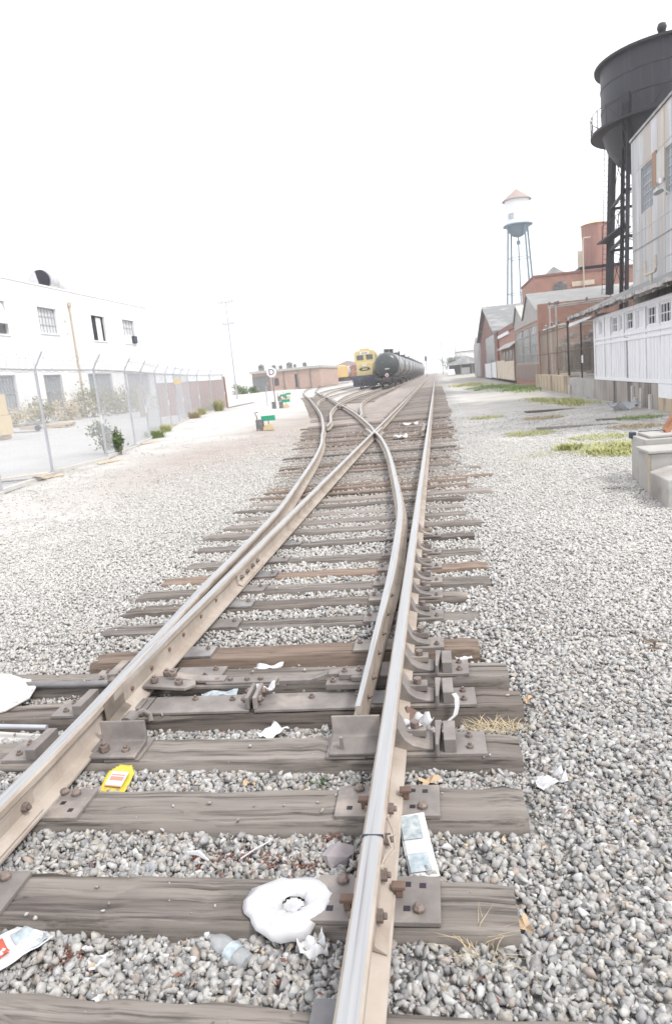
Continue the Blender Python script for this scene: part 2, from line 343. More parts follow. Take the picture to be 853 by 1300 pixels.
    bp = N.new('ShaderNodeBump'); bp.inputs['Strength'].default_value = .9; bp.inputs['Distance'].default_value = .035
    hh = mth('ADD', mth('MULTIPLY', mr(vo.outputs['Distance'], 0., .8, 1., 0.), mth('SUBTRACT', 1., mth('MULTIPLY', dm, .85))), mth('MULTIPLY', n3, .5))
    L.new(hh, bp.inputs['Height']); L.new(bp.outputs[0], b.inputs['Normal'])
    return m
def axis(a, b, segs):
    out = [a]
    for lim, step in segs:
        while out[-1] < lim - 1e-6: out.append(min(out[-1] + step, lim))
    return out
xs = axis(-245, 245, [(-40, 20), (-16, 2), (-5, .5), (-3, .2), (2, .1), (8, .4), (20, 2), (245, 22)])
ys = axis(-25, 445, [(-1, 4), (7, .1), (16, .3), (40, 1), (100, 5), (445, 25)])
gv = [(x, y, gz(x, y) - .012) for y in ys for x in xs]
nx = len(xs)
gf = [(j * nx + i, j * nx + i + 1, (j + 1) * nx + i + 1, (j + 1) * nx + i) for j in range(len(ys) - 1) for i in range(nx - 1)]
g = MB(); g.v = gv; g.f = [list(q) for q in gf]; g.m = [0] * len(gf)
ground = g.build('ground', ground_material(), smooth=60); tag(ground, kind='structure')

# ------------------------------------------------------------------ rails geometry (plan)
XR, XL = -.315, -1.82
O_IN = [(2.95, .15), (5, .135), (7, .17), (8, .22), (10.5, .44), (13.6, .74), (16.9, 1.15), (19.3, 1.54), (21.5, 1.86), (32, 3.72), (49.6, 7.35), (57, 8.9), (70, 11.8), (90, 15.6), (110, 18.2), (135, 19.6), (160, 20), (230, 20)]
O_OUT = [(2.6, 0), (3.2, .025), (4, .07), (5, .125), (6, .15), (7, .18)] + O_IN[3:]
def xin(y): return XR - interp(O_IN, y)
def xout(y): return XL - interp(O_OUT, y)
T2R = [(27.2, -3.12), (29.5, -3.30), (32, -3.62), (37, -4.15), (42.6, -4.6), (53, -4.98), (63, -5.0), (300, -5.0)]
T2L = [(22.8, -3.78), (25, -3.98), (28, -4.45), (32, -5.05), (37, -5.6), (42.6, -6.1), (53, -6.49), (63, -6.505), (300, -6.505)]
T3R = [(45.5, -6.72), (50, -7.1), (56, -7.55), (66, -7.9), (78, -7.95), (300, -7.95)]
T3L = [(42.5, -7.55), (46, -8.05), (50, -8.6), (56, -9.05), (66, -9.4), (78, -9.455), (300, -9.455)]
T4R = [(62, -10.2), (70, -11.1), (85, -11.9), (100, -12.1), (260, -12.1)]
T4L = [(58, -10.6), (64, -11.5), (72, -12.5), (85, -13.35), (100, -13.6), (260, -13.6)]

# ------------------------------------------------------------------ ties
# y, x-left, x-right, drop of its top, half tilt (dx per m), label, dark?
NT = [
 (1.45, -2.30, .92, .012, .0, 'pale worn tie nearest the camera, cut off by the bottom edge of the photo', 0),
 (1.925, -2.35, .12, .0, .010, 'split grey tie lying under the round white plastic film', 0),
 (2.44, -2.25, .25, .0, .020, 'cracked grey tie just in front of the yellow wrapper', 0),
 (2.87, -2.50, .25, .0, .012, 'grey tie bearing the two upright angle guards', 0),
 (3.31, -3.35, .32, .0, .02, 'switch tie topped with the long bolted gauge plate', 1),
 (3.71, -3.45, .29, .004, .0, 'switch tie behind the rods, under the flat connecting bar', 0),
 (4.06, -2.42, .16, .0, .012, 'heavy brown tie right behind the switch rods', 1),
 (4.65, -2.65, .20, .03, .005, 'brown tie half buried in stones, second behind the switch rods', 0),
 (5.05, -2.65, .12, .012, .01, 'dark tie, third behind the switch rods', 1),
 (5.44, -2.74, .34, .012, .0, 'long grey tie, fourth behind the switch rods', 0),
 (5.88, -2.67, .32, .02, .008, 'brown tie, fifth behind the switch rods', 1),
 (6.38, -2.62, .31, .02, .0, 'weathered tie, sixth behind the switch rods', 0),
 (7.05, -2.75, .28, .02, .004, 'chipped tie, seventh behind the switch rods', 0),
]
def tie_mesh(L_, w=.23, h=.18, seed=0, rough=1.):
    rr = random.Random(seed); n = max(6, int(L_ / .09)); rings = []
    cr = [(rr.uniform(.0, 1), rr.uniform(.15, .5), rr.uniform(-.06, .06)) for _ in range(3)]
    for i in range(n + 1):
        t = i / n; x = -L_ / 2 + t * L_
        j = lambda a: rr.uniform(-a, a) * rough
        e = .006 + abs(j(.007)); dz = j(.003); end = (.012 if i in (0, n) else 0)
        gy = 0; gd = .004
        for (c0, ln, yy) in cr:
            if abs(t - c0) < ln / 2: gy, gd = yy + j(.004), .032 * (1 - abs(t - c0) / (ln / 2)) + .004
        y0, y1 = -w / 2 + j(.004) + end, w / 2 + j(.004) - end
        xx = x + (j(.012) if i in (0, n) else 0)
        z = dz - end * .6
        rings.append([(xx, y0, -h), (xx, y0, -e * 1.6 + z), (xx, y0 + e, z), (xx, gy - .009, z), (xx, gy, z - gd), (xx, gy + .009, z), (xx, y1 - e, z), (xx, y1, -e * 1.6 + z), (xx, y1, -h)])
    return MB().loft(rings)
TIES = []   # footprints (x0, x1, y0, y1, skew)
ties = {}
for k, (y, x0, x1, dr, sk, lab, dk) in enumerate(NT):
    L_ = x1 - x0
    t = thing('railroad_tie', lab, 'railroad tie', ((x0 + x1) / 2, y, -dr), math.atan(sk), 'wooden ties under the turnout in front')
    tie_mesh(L_, .225 if k < 4 else .205, .19, 100 + k, 1.6).build('timber', M['tie_brown' if k in (6, 10) else 'tie_dark' if dk else 'tie'], t, smooth=35)
    ties[k] = t; TIES.append((x0, x1, y - .113, y + .113, sk, (x0 + x1) / 2))

# far ties: shared meshes, timber and thing are the same object
FARLAB = {'main': 'dark buried tie, one of many in the straight track beyond the crossing rails',
          'lead': 'dark tie of the turnout between the closure rails and the frog',
          'div': 'dark buried tie of the track curving off to the left',
          'two': 'buried tie of the track that leads to the tank cars'}
GRP = {'main': 'ties of the straight track', 'lead': 'ties of the turnout lead', 'div': 'ties of the curving track', 'two': 'ties of the tank car track'}
protos = {}
def far_tie(y, x0, x1, kind, ang=0, drop=.0):
    L_ = round((x1 - x0) * 4) / 4; var = random.randrange(4); key = (L_, var, kind == 'lead')
    c = Vector(((x0 + x1) / 2, y, gl((x0 + x1) / 2) - drop))
    if key not in protos:
        o = tie_mesh(L_, .2, .18, 300 + int(L_ * 40) + var, 1.).build('railroad_tie', M[('tie_dusty_glare', 'tie_dark', 'tie_brown', 'tie_dusty_glare')[var] if kind == 'lead' else 'tie_dusty_glare'], smooth=35); protos[key] = o
    else:
        o = protos[key].copy(); COL.objects.link(o)
    o.location = c; o.rotation_euler = (random.uniform(-.004, .004), math.atan(.0) if abs(c.x) < 5 else R(2.2), ang + random.uniform(-.012, .012))
    tag(o, FARLAB[kind], 'railroad tie', GRP[kind])
    if y < 30: TIES.append((x0, x1, y - .1, y + .1, math.tan(ang), (x0 + x1) / 2))
y = 7.6
while y < 26.5:
    j = random.uniform(-.12, .12)
    far_tie(y, xout(y) - .72 + random.uniform(-.15, .15), (.33 if y < 9.6 or y > 12.6 else random.choice([.3, .42, .7])) + random.uniform(-.1, .12), 'lead', 0, random.uniform(.0, .04))
    y += random.uniform(.44, .54)
while y < 74:
    far_tie(y, XL - .42 + random.uniform(-.05, .05), XR + .75 + random.uniform(-.05, .08), 'main', 0, random.uniform(.005, .03)); y += random.uniform(.5, .58)
y = 27.
while y < 66:
    a = (xin(y + .5) - xin(y - .5)); cx_ = (xin(y) + xout(y)) / 2
    if y > 29: far_tie(y, cx_ - 1.25, cx_ + 1.2, 'div', -math.atan(a), random.uniform(.015, .04))
    y += .8
y = 47.
while y < 80:
    cx_ = (interp(T2R, y) + interp(T2L, y)) / 2
    far_tie(y, cx_ - 1.25, cx_ + 1.25, 'two', 0, random.uniform(.015, .04)); y += .85

# ------------------------------------------------------------------ gravel (uncountable: one object)
def rock_shapes(nv, npts, seed):
    """angular crushed stones: convex hulls of random points"""
    out = []
    for k in range(nv):
        rr = random.Random(seed + k); bm = bmesh.new(); sc_ = (rr.uniform(1.0, 1.6), rr.uniform(.8, 1.15), rr.uniform(.5, .9))
        for _ in range(npts):
            d = Vector((rr.gauss(0, 1), rr.gauss(0, 1), rr.gauss(0, 1))).normalized() * rr.uniform(.85, 1.2)
            bm.verts.new((d.x * sc_[0], d.y * sc_[1], d.z * sc_[2]))
        r_ = bmesh.ops.convex_hull(bm, input=bm.verts[:])
        bmesh.ops.delete(bm, geom=[v for v in bm.verts if not v.link_faces], context='VERTS')
        bmesh.ops.triangulate(bm, faces=bm.faces[:]); bmesh.ops.recalc_face_normals(bm, faces=bm.faces[:])
        bm.verts.ensure_lookup_table(); bm.verts.index_update()
        out.append((np.array([v.co[:] for v in bm.verts]), np.array([[v.index for v in f.verts] for f in bm.faces]))); bm.free()
    return out
CLS = np.array([(.41, .4, .39), (.33, .325, .325), (.25, .25, .26), (.46, .45, .43), (.4, .37, .33), (.35, .295, .265), (.56, .555, .545), (.31, .295, .28), (.21, .21, .22), (.38, .31, .255)])
CW = np.array([.22, .17, .10, .2, .11, .045, .08, .04, .02, .015]); CW = CW / CW.sum()
gzv = np.vectorize(gz)
def tie_reject(x, y, m=.0):
    bad = np.zeros(len(x), bool)
    for (x0, x1, y0, y1, sk, xc) in TIES:
        yy = y - (x - xc) * sk
        bad |= (x > x0 - m) & (x < x1 + m) & (yy > y0 - m) & (yy < y1 + m)
    return bad
def scatter(y0, y1, per, smin, smax, shapes, seed, lift=0., rej=.006, dirty=0.):
    rg = np.random.default_rng(seed); VV = []; FF = []; CC = []; off = 0
    A = (y1 - y0) * ((.33 + .74) * (y0 + y1) / 2 + 2.6); n = int(A * per)
    # sample in the wedge the camera sees, with a margin
    y = y0 + (y1 - y0) * rg.random(n * 2); wmax = 1.07 * y1 + 2.6
    keep = rg.random(n * 2) < (1.07 * y + 2.6) / wmax; y = y[keep]
    u = rg.random(len(y)); x = -.76 * y - 1.5 + u * (1.09 * y + 2.6)
    # thinner where the dirt takes over
    pr = np.ones(len(x)); pr = np.where(x < -4.4, np.clip(1 - (-4.4 - x) / 2.2, .10, 1), pr); pr = np.where((x > 3.6) & (y > 10), np.clip(1 - (x - 3.6) / 2., .25, 1), pr)
    pr = pr * (1 - .93 * np.clip((y - 15) / 10, 0, 1) ** .7); clump = .5 + .5 * np.sin(x * 1.7 + 2 * np.sin(y * .9)) * np.sin(y * 1.5 + 1.3 * np.sin(x * 1.1)); pr = pr * np.where(np.abs(x + .8) < 2.2, 1, .72 + .28 * clump)
    k = rg.random(len(x)) < pr; x, y = x[k], y[k]
    bad = tie_reject(x, y, rej); k = ~bad | (rg.random(len(x)) < .006); x, y = x[k], y[k]; bad = bad[k]
    n = len(x); s = smin + (smax - smin) * rg.random(n) ** 1.7
    z = gzv(x, y) + lift + rg.normal(0, .007, n) + s * .18
    z = z - np.where((y > 3.3) & ((x > .5) | (x < -2.9)), np.clip((y - 3.3) / 1.5, 0, 1) * .62 * s, 0) - np.where((x > .2) & (y < 4.8), .4 * s * np.clip((4.8 - y) / 1.5, 0, 1), 0)
    z = np.where(bad, gl(-1) + s * .5, z)
    s = np.where(bad, s * .6, s)
    ci = rg.choice(len(CLS), n, p=CW); c = CLS[ci] * (1 + rg.normal(0, .08, (n, 1)))
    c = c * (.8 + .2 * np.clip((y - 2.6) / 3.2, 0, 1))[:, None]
    dd = np.clip(dirty + .42 * np.clip((x - .5) / 1.2, 0, 1) * np.clip((y - 2.6) / 2.2, 0, 1) + .3 * np.clip((-2.4 - x) / 1., 0, 1) + .6 * np.clip((-3.9 - x) / 1.5, 0, 1), 0, .85)[:, None]; c = c * (1 - dd) + np.array((.52, .506, .48)) * dd
    ctr = np.array([(XR + XL) / 2 if q < 9 else (XR + xout(q)) / 2 for q in y]); hw = np.array([.9 if q < 9 else (XR - xout(q)) / 2 + .5 for q in y])
    bed = (np.clip((y - 6.5) / 6, 0, 1) * np.clip((hw + .3 - np.abs(x - ctr)) / .5, 0, 1) * .62)[:, None]; c = c * (1 - bed) + np.array((.29, .262, .24)) * bed
    q = rg.normal(0, 1, (n, 4)) * np.array((1., .45, .45, 1.)); q /= np.linalg.norm(q, axis=1)[:, None]
    a, b, cc, d = q.T
    Rm = np.stack([1 - 2 * (cc * cc + d * d), 2 * (b * cc - d * a), 2 * (b * d + cc * a), 2 * (b * cc + d * a), 1 - 2 * (b * b + d * d), 2 * (cc * d - b * a), 2 * (b * d - cc * a), 2 * (cc * d + b * a), 1 - 2 * (b * b + cc * cc)], 1).reshape(n, 3, 3)
    si = rg.integers(0, len(shapes), n)
    for kk, (V, F) in enumerate(shapes):
        idx = np.where(si == kk)[0]
        if not len(idx): continue
        W = np.einsum('nij,vj->nvi', Rm[idx], V) * s[idx][:, None, None] + np.stack([x, y, z], 1)[idx][:, None, :]
        m_ = len(V); VV.append(W.reshape(-1, 3)); FF.append((F[None] + (np.arange(len(idx)) * m_)[:, None, None] + off).reshape(-1, 3))
        CC.append(np.repeat(c[idx], m_, 0)); off += m_ * len(idx)
    return np.concatenate(VV), np.concatenate(FF), np.concatenate(CC)
def gravel():
    hi = rock_shapes(20, 13, 50); lo = rock_shapes(14, 10, 90)
    parts = [scatter(1.05, 3.4, 2900, .008, .021, hi, 1, dirty=.14), scatter(1.05, 3.4, 1500, .004, .01, lo, 11, -.002),
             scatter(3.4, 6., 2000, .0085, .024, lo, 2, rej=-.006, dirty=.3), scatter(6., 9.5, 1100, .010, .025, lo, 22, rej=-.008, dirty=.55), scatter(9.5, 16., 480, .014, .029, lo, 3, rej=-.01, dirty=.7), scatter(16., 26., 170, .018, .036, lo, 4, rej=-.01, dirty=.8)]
    V = []; F = []; C = []; o = 0
    for v, f, c in parts: V.append(v); F.append(f + o); C.append(c); o += len(v)
    V = np.concatenate(V); F = np.concatenate(F); C = np.concatenate(C)
    me = bpy.data.meshes.new('gravel'); me.vertices.add(len(V)); me.vertices.foreach_set('co', V.astype(np.float32).ravel())
    me.loops.add(F.size); me.loops.foreach_set('vertex_index', F.astype(np.int32).ravel())
    me.polygons.add(len(F)); me.polygons.foreach_set('loop_start', np.arange(0, F.size, 3, dtype=np.int32))
    me.update(calc_edges=True)
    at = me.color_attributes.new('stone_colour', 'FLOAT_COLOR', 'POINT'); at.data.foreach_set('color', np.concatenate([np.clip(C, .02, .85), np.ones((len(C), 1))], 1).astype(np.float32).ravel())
    m = bpy.data.materials.new('ballast_stone'); m.use_nodes = True; N = m.node_tree.nodes; L = m.node_tree.links; b = N['Principled BSDF']; b.inputs['Roughness'].default_value = .85; b.inputs['Specular IOR Level'].default_value = .3
    ca = N.new('ShaderNodeVertexColor'); ca.layer_name = 'stone_colour'; no = N.new('ShaderNodeTexNoise'); no.inputs['Scale'].default_value = 60; no.inputs['Detail'].default_value = 4
    ge = N.new('ShaderNodeNewGeometry'); L.new(ge.outputs['Position'], no.inputs['Vector'])
    mr = N.new('ShaderNodeMapRange'); mr.inputs[1].default_value = .3; mr.inputs[2].default_value = .7; mr.inputs[3].default_value = .72; mr.inputs[4].default_value = 1.18; L.new(no.outputs['Fac'], mr.inputs[0])
    mx = N.new('ShaderNodeMix'); mx.data_type = 'RGBA'; mx.blend_type = 'MULTIPLY'; mx.inputs['Factor'].default_value = 1; L.new(ca.outputs[0], mx.inputs['A']); L.new(mr.outputs[0], mx.inputs['B']); L.new(mx.outputs['Result'], b.inputs['Base Color'])
    me.materials.append(m); o = bpy.data.objects.new('gravel', me); COL.objects.link(o)
    tag(o, 'loose grey crushed stone ballast lying between and beside the ties', 'gravel', kind='stuff'); print('gravel tris', len(F))
gravel()

# ------------------------------------------------------------------ rails
RH = .168; ZP = .018   # rail height, plate thickness
def rail_profile(xmin=-1, xmax=1, fmin=-1, fmax=1, drop=0., hs=1.):
    """(x, z) half-open polygon of a flat-bottomed rail; head clipped to xmin..xmax, foot to fmin..fmax"""
    P = [(-.07, 0), (.07, 0), (.07, .011), (.018, .028), (.009, .05), (.009, .115), (.034, .128), (.035, .155), (.027, .1655), (.012, RH), (-.012, RH), (-.027, .1655), (-.035, .155), (-.034, .128), (-.009, .115), (-.009, .05), (-.018, .028), (-.07, .011)]
    out = []
    for x, z in P:
        if z > .03: x = max(xmin, min(xmax, x)); z -= drop * max(0, (z - .09) / (RH - .09))
        else: x = max(fmin, min(fmax, x))
        out.append((x, z))
    return out
RM = [0] * 18
for k in (8, 9, 10): RM[k] = 1       # head running surface
def rail_mesh(fx, y0, y1, step=.5, clip=None, origin=(0, 0), zf=None):
    n = max(2, int(math.ceil((y1 - y0) / step))); rings = []
    for i in range(n + 1):
        y = y0 + (y1 - y0) * i / n; x = fx(y); t = (fx(y + .05) - fx(y - .05)) / .1
        d = Vector((t, 1, 0)).normalized(); s_ = Vector((d.y, -d.x, 0))
        pr = clip(y) if clip else rail_profile(); z0 = ZP + gl(x) + (zf(y) if zf else 0)
        rings.append([Vector((x, y, z0)) + s_ * a - Vector((origin[0], origin[1], 0)) + Vector((0, 0, b)) for a, b in pr])
    return MB().loft(rings, mis=RM)
def rail(fx, y0, y1, label, step=.5, clip=None, sm=30):
    t = thing('rail', label, 'rail', (fx(y0), y0, 0), 0, 'steel rails of the yard tracks')
    rail_mesh(fx, y0, y1, step, clip, (fx(y0), y0)).build('rail_bar', [M['rail'], M['rail_top']], t, smooth=sm); return t
def joint_bar(t, fx, yc, L_, side, bolts=3, out=True, mt='rail'):
    """angle bar bolted to the web of a rail; side = +1 right, -1 left"""
    rings = []; n = 6; o = t.location
    for i in range(n + 1):
        y = yc - L_ / 2 + L_ * i / n; x = fx(y); z0 = ZP + gl(x)
        rings.append([(x - o.x + side * a, y - o.y, z0 + b) for a, b in [(.0095, .034), (.06, .0165), (.064, .022), (.034, .042), (.027, .052), (.027, .1), (.03, .122), (.01, .115)]])
    j = MB().loft(rings).build('joint_bar', M[mt], t, bevel=.003)
    for k in range(bolts):
        y = yc + L_ * (-.38 + .76 * (k / max(1, bolts - 1))); x = fx(y)
        b = MB().hexnut((x - o.x + side * .026, y - o.y, ZP + gl(x) + .078), .021, .022, (side, 0, 0)).build('bolt', M['bolt'], j, bevel=.002)
    return j
fR = lambda y: XR
fL = lambda y: XL
r1 = rail(fR, .2, 260, 'straight bright-topped right rail with a joint and bond wire near the camera', .8)
# joint in the near right rail, with the wire bond round it
jy = 2.02
joint_bar(r1, fR, 2.03, .68, 1, 4); joint_bar(r1, fR, 2.03, .68, -1, 4)
o = r1.location
MB().bb(-.0365, .0365, jy - .2 - .0025, jy - .2 + .0025, ZP + .13, ZP + RH + .0012).build('joint_gap', M['ink'], r1)
w = MB(); z = ZP + .145
w.tube([(.036, jy - .2 - .12, z), (.045, jy - .26, z - .01), (.06, jy - .2, z - .03), (.047, jy - .17, z - .005), (.065, jy - .12, z - .035), (.037, jy - .06, z - .008)], .0035, 6)
w.tube([(.036, jy - .2 - .12, z - .01), (.05, jy - .25, z - .03), (.07, jy - .19, z - .042), (.06, jy - .1, z - .03), (.037, jy - .06, z - .014)], .003, 6)
w.cyl((.034, jy - .32, z - .004), (.044, jy - .32, z - .004), .009, .009, 8); w.cyl((.034, jy - .06, z - .01), (.044, jy - .06, z - .01), .009, .009, 8)
w.build('bond_wire', M['rail'], r1)
r2 = rail(xout, -.3, 160, 'leftmost bright rail, bending away left, with a bolted joint bar', .4)
joint_bar(r2, xout, 2.05, .62, 1, 3); joint_bar(r2, xout, 2.05, .62, -1, 3)
# point rail on the left, pressed against the stock rail, carries on straight
def clipL(y):
    t = smooth01((y - 3.02) / 3.0)
    gap = xout(y) - XL
    return rail_profile(max(-1, gap + .037), 1 if t >= 1 else .012 + .03 * t, max(-1, gap + .074), 1, .014 * (1 - smooth01((y - 3.02) / 1.2)))
r3 = rail(fL, 3.02, 7.6, 'left switch point rail with bolts along its web, lying tight against the outer rail', .12, clipL)
o = r3.location
for yb in (3.35, 3.62, 3.9, 4.15, 4.5, 4.85): 
    MB().hexnut((XL - o.x + .009, yb - o.y, ZP + .085), .013, .012, (1, 0, 0), stud=False).build('bolt', M['rust'], r3, bevel=.002)
r3b = rail(fL, 7.606, 260, 'straight rail on the left that crosses the curved rail and runs on to the horizon', .8)
hb = MB().bb(-.028, -.09, 0, .16, ZP + .03, ZP + .115).build('heel_block', M['rust'], r3b, loc=(.0, -2.0, 0), bevel=.004)
joint_bar(r3, fL, 5.75, .7, 1, 4)
# right-hand switch point, standing open
def clipR(y):
    t = smooth01((y - 2.95) / 3.2)
    return rail_profile(-.02 - .015 * t if t < 1 else -1, .006 + .03 * t if t < 1 else 1, -.062, .012 + .06 * t if t < 1 else 1, .012 * (1 - smooth01((y - 2.95) / 1.1)))
r4 = rail(xin, 2.95, 19.0, 'right switch point rail standing open beside the straight rail, curving back to the crossing', .15, clipR)
o = r4.location
for yb in (3.2, 3.42, 3.75, 4.05, 4.4, 4.8):
    MB().hexnut((xin(yb) - o.x + .009, yb - o.y, ZP + .08), .014, .014, (1, 0, 0)).build('bolt', M['bolt'], r4, bevel=.002)
    MB().hexnut((xin(yb) - o.x - .009, yb - o.y, ZP + .08), .013, .01, (-1, 0, 0), stud=False).build('bolt', M['rust'], r4, bevel=.002)
r5 = rail(xin, 19.0, 160, 'curved rail beyond the crossing, running off left to the distant boxcars', .7)
def frog(x, y, lab, ang, sc=1.):
    f_ = thing('rail_frog', lab, 'rail crossing', (x, y, gl(x)), 0, 'cast crossings where rails meet')
    m_ = MB(); m_.bb(-.22 * sc, .22 * sc, -.75 * sc, .7 * sc, ZP - .004, ZP + .006)
    m_.bb(-.05 * sc, .05 * sc, -.55 * sc, .5 * sc, ZP + .006, ZP + .135); m_.build('base_casting', M['plate'], f_, bevel=.004)
    # wing rails either side, flared
    for sd, off in ((1, .105), (-1, -.16)):
        fx = lambda yy, sd=sd, off=off: off * sc + (-ang * yy if sd < 0 else 0) + sd * (.05 * max(0, abs(yy) - .5))
        rr_ = MB().loft([[Vector((fx(yy) + a * .8, yy * sc, ZP + b)) for a, b in rail_profile()] for yy in (-.95, -.5, 0, .5, .95)], mis=RM)
        rr_.build('wing_rail', [M['rail'], M['rail_top']], f_, smooth=30)
    return f_
frog(XL, 19.25, 'crossing frog where the curved rail cuts the straight left rail', .19)
frog(xin(39.2), 39.2, 'small frog on the curving track, first beyond the near crossing', .2)
frog(xin(66), 66., 'most distant frog on the curving track', .2)
def guard(x, y, ln, lab, fx=None):
    g_ = thing('guard_rail', lab, 'guard rail', (x, y, 0), 0, None)
    MB().loft([[Vector((q + a, yy, ZP + b - .004)) for a, b in rail_profile()] for yy, q in ((-ln / 2, -.05), (-ln / 2 + .35, 0), (ln / 2 - .35, 0), (ln / 2, -.05))], mis=RM).build('guard_bar', [M['rail'], M['plate']], g_, smooth=30)
    m_ = MB(); 
    for yy in (-ln * .25, ln * .25): m_.bb(.03, .1, yy - .05, yy + .05, ZP + .03, ZP + .13)
    m_.build('spacer_block', M['rust'], g_, bevel=.004)
guard(XR - .125, 19.3, 2.6, 'short guard rail beside the right rail, level with the crossing')
for (pts, y0, y1, lab) in [(T2R, 27.2, 250, 'curving rail leaving the crossing rail towards the right side of the tank cars'), (T2L, 22.8, 250, 'curving rail from the left track to the left wheels of the tank cars'),
                           (T3R, 45.5, 240, 'distant rail under the right wheels of the yellow locomotive'), (T3L, 42.5, 240, 'distant rail under the left wheels of the yellow locomotive'),
                           (T4R, 62, 240, 'inner rail of the far siding left of the locomotive'), (T4L, 58, 240, 'outer rail of the far siding left of the locomotive')]:
    rail(lambda y, p=pts: interp(p, y), y0, y1, lab, .8)
# ------------------------------------------------------------------ turnout hardware (parts of the ties)
def loc(k, X, Y=None, z=0.):
    o = ties[k]; sk = o.rotation_euler.z; dx = X - o.location.x; dy = (Y - o.location.y) if Y is not None else dx * math.tan(sk)
    c, s_ = math.cos(-sk), math.sin(-sk)
    return Vector((dx * c - dy * s_, dx * s_ + dy * c, z - o.location.z))
def plate(k, X0, X1, w=.18, th=.016, mt='plate', bolts=(), name='tie_plate', z=0.002, holes=(), spike=False):
    p = loc(k, (X0 + X1) / 2); p.z = z
    o = MB().bb(-(X1 - X0) / 2, (X1 - X0) / 2, -w / 2, w / 2, 0, th).build(name, M[mt], ties[k], p, bevel=.003)
    for bx, by in bolts:
        if spike:
            MB().cyl((0, 0, 0), (0, 0, .012), .02, .022, 8).cyl((0, 0, .012), (0, 0, .022), .022, .012, 8).build('spike', M['bolt'], o, (bx, by, th), bevel=.002)
        else: MB().hexnut((0, 0, 0), .017, .013).build('bolt', M['bolt'], o, (bx, by, th), (0, 0, random.random()), bevel=.0015)
    if holes:
        for bx, by in holes: MB().bb(bx - .011, bx + .011, by - .011, by + .011, th - .001, th + .0012).build('spike_hole', M['dark'], o)
    return o
def brace(k, X, s=1., side=1, wedge=True, mt='plate'):
    """rolled rail brace standing against the web of the stock rail"""
    p = loc(k, X); p.z = .018
    g = MB()
    poly = [(.012, .004), (.19, .003), (.192, .016), (.15, .022), (.1, .036), (.066, .064), (.048, .1), (.038, .122), (.012, .112)]
    g.prism([(side * a * (1 if s > .9 else .85), b) for a, b in poly], .15 * s, (0, -.075 * s, 0), 'y')
    br = g.build('rail_brace', M[mt], ties[k], p, bevel=.005, smooth=40)
    lug = MB().bb(.062 * side if side > 0 else -.16, .16 if side > 0 else -.062, .0, .07 * s, .03, .066).build('brace_lug', M[mt], br, bevel=.004)
    MB().hexnut((side * .108, .03 * s, .066), .024, .03, stud=False).build('bolt', M['bolt'], br, bevel=.003)
    if wedge:
        MB().prism([(side * .2, -.115 * s), (side * .214, -.115 * s), (side * .232, .1 * s), (side * .2, .1 * s)], .062, (0, 0, .0), 'z').build('wedge', M['plate'], br, bevel=.003)
        MB().bb(*sorted((side * .237, side * .292)), -.085 * s, .085 * s, 0, .066).build('stop_block', M['plate'], br, bevel=.004)
    return br
# right-hand rail, tie by tie
for k in (3, 4, 5):
    plate(k, XR - .12, XR + .425 - .02 * (k - 3), .19, .018, bolts=((.2, -.045), (.2, .05)))
    brace(k, XR, 1.)
for k in (6, 7, 8, 9, 10, 11, 12):
    plate(k, XR - .32, XR + .25, .17, .018, bolts=((-.25, .03), (.24, -.04)))
    brace(k, XR, .78, 1, False)
for k in (1, 2):
    plate(k, XR - .2, XR + .215, .2, .018, mt='plate', bolts=((.14, -.05), (-.12, .07)), holes=((.15, .055), (.1, .06), (.1, -.045), (-.15, -.05)), spike=True)
    for sd in (1, -1):
        MB().bb(-.012, .012, -.012, .012, 0, .03).bb(-.024, .022, -.016, .016, .03, .044).build('spike', M['rust'], ties[k], loc(k, XR + sd * .082) + Vector((0, .03 * sd - .02, .02)), bevel=.003)
plate(0, XR - .14, XR + .02, .24, .018, mt='plate_dark')
# left-hand rail
plate(2, XL - .2, XL + .22, .2, .018, bolts=((.13, .06), (.07, .07)), holes=((.16, -.05), (.1, .0)), spike=True)
plate(1, XL - .2, XL + .22, .2, .018, bolts=((.13, .06),), spike=True)
for k, X in ((3, XL), (4, XL), (5, XL)):
    p_ = plate(k, X - .42, X + .12, .19, .018, bolts=((-.2, .05), (-.2, -.045)))
    MB().bb(-.13, -.075, -.1, .11, .018, .075).build('stop_block', M['plate'], p_, bevel=.004)
    MB().prism([(-.07, .0), (.16, .0), (.16, .012), (.08, .02), (.03, .07), (.0, .1), (-.012, .1), (-.03, .03)], .12, (.08, -.06, .018), 'y').build('rail_brace', M['plate'], p_, bevel=.004)
for k in range(6, 13):
    xo = xout(NT[k][0])
    plate(k, xo - .2, XL + .25, .17, .018, bolts=((.5 * (XL + .25 - xo + .2) - .05, .03),), mt='plate' if k % 2 else 'plate_dark')
plate(5, XL + .1, XL + .42, .2, .016, bolts=((.1, .05), (.06, -.04)), name='slide_plate', z=.004)
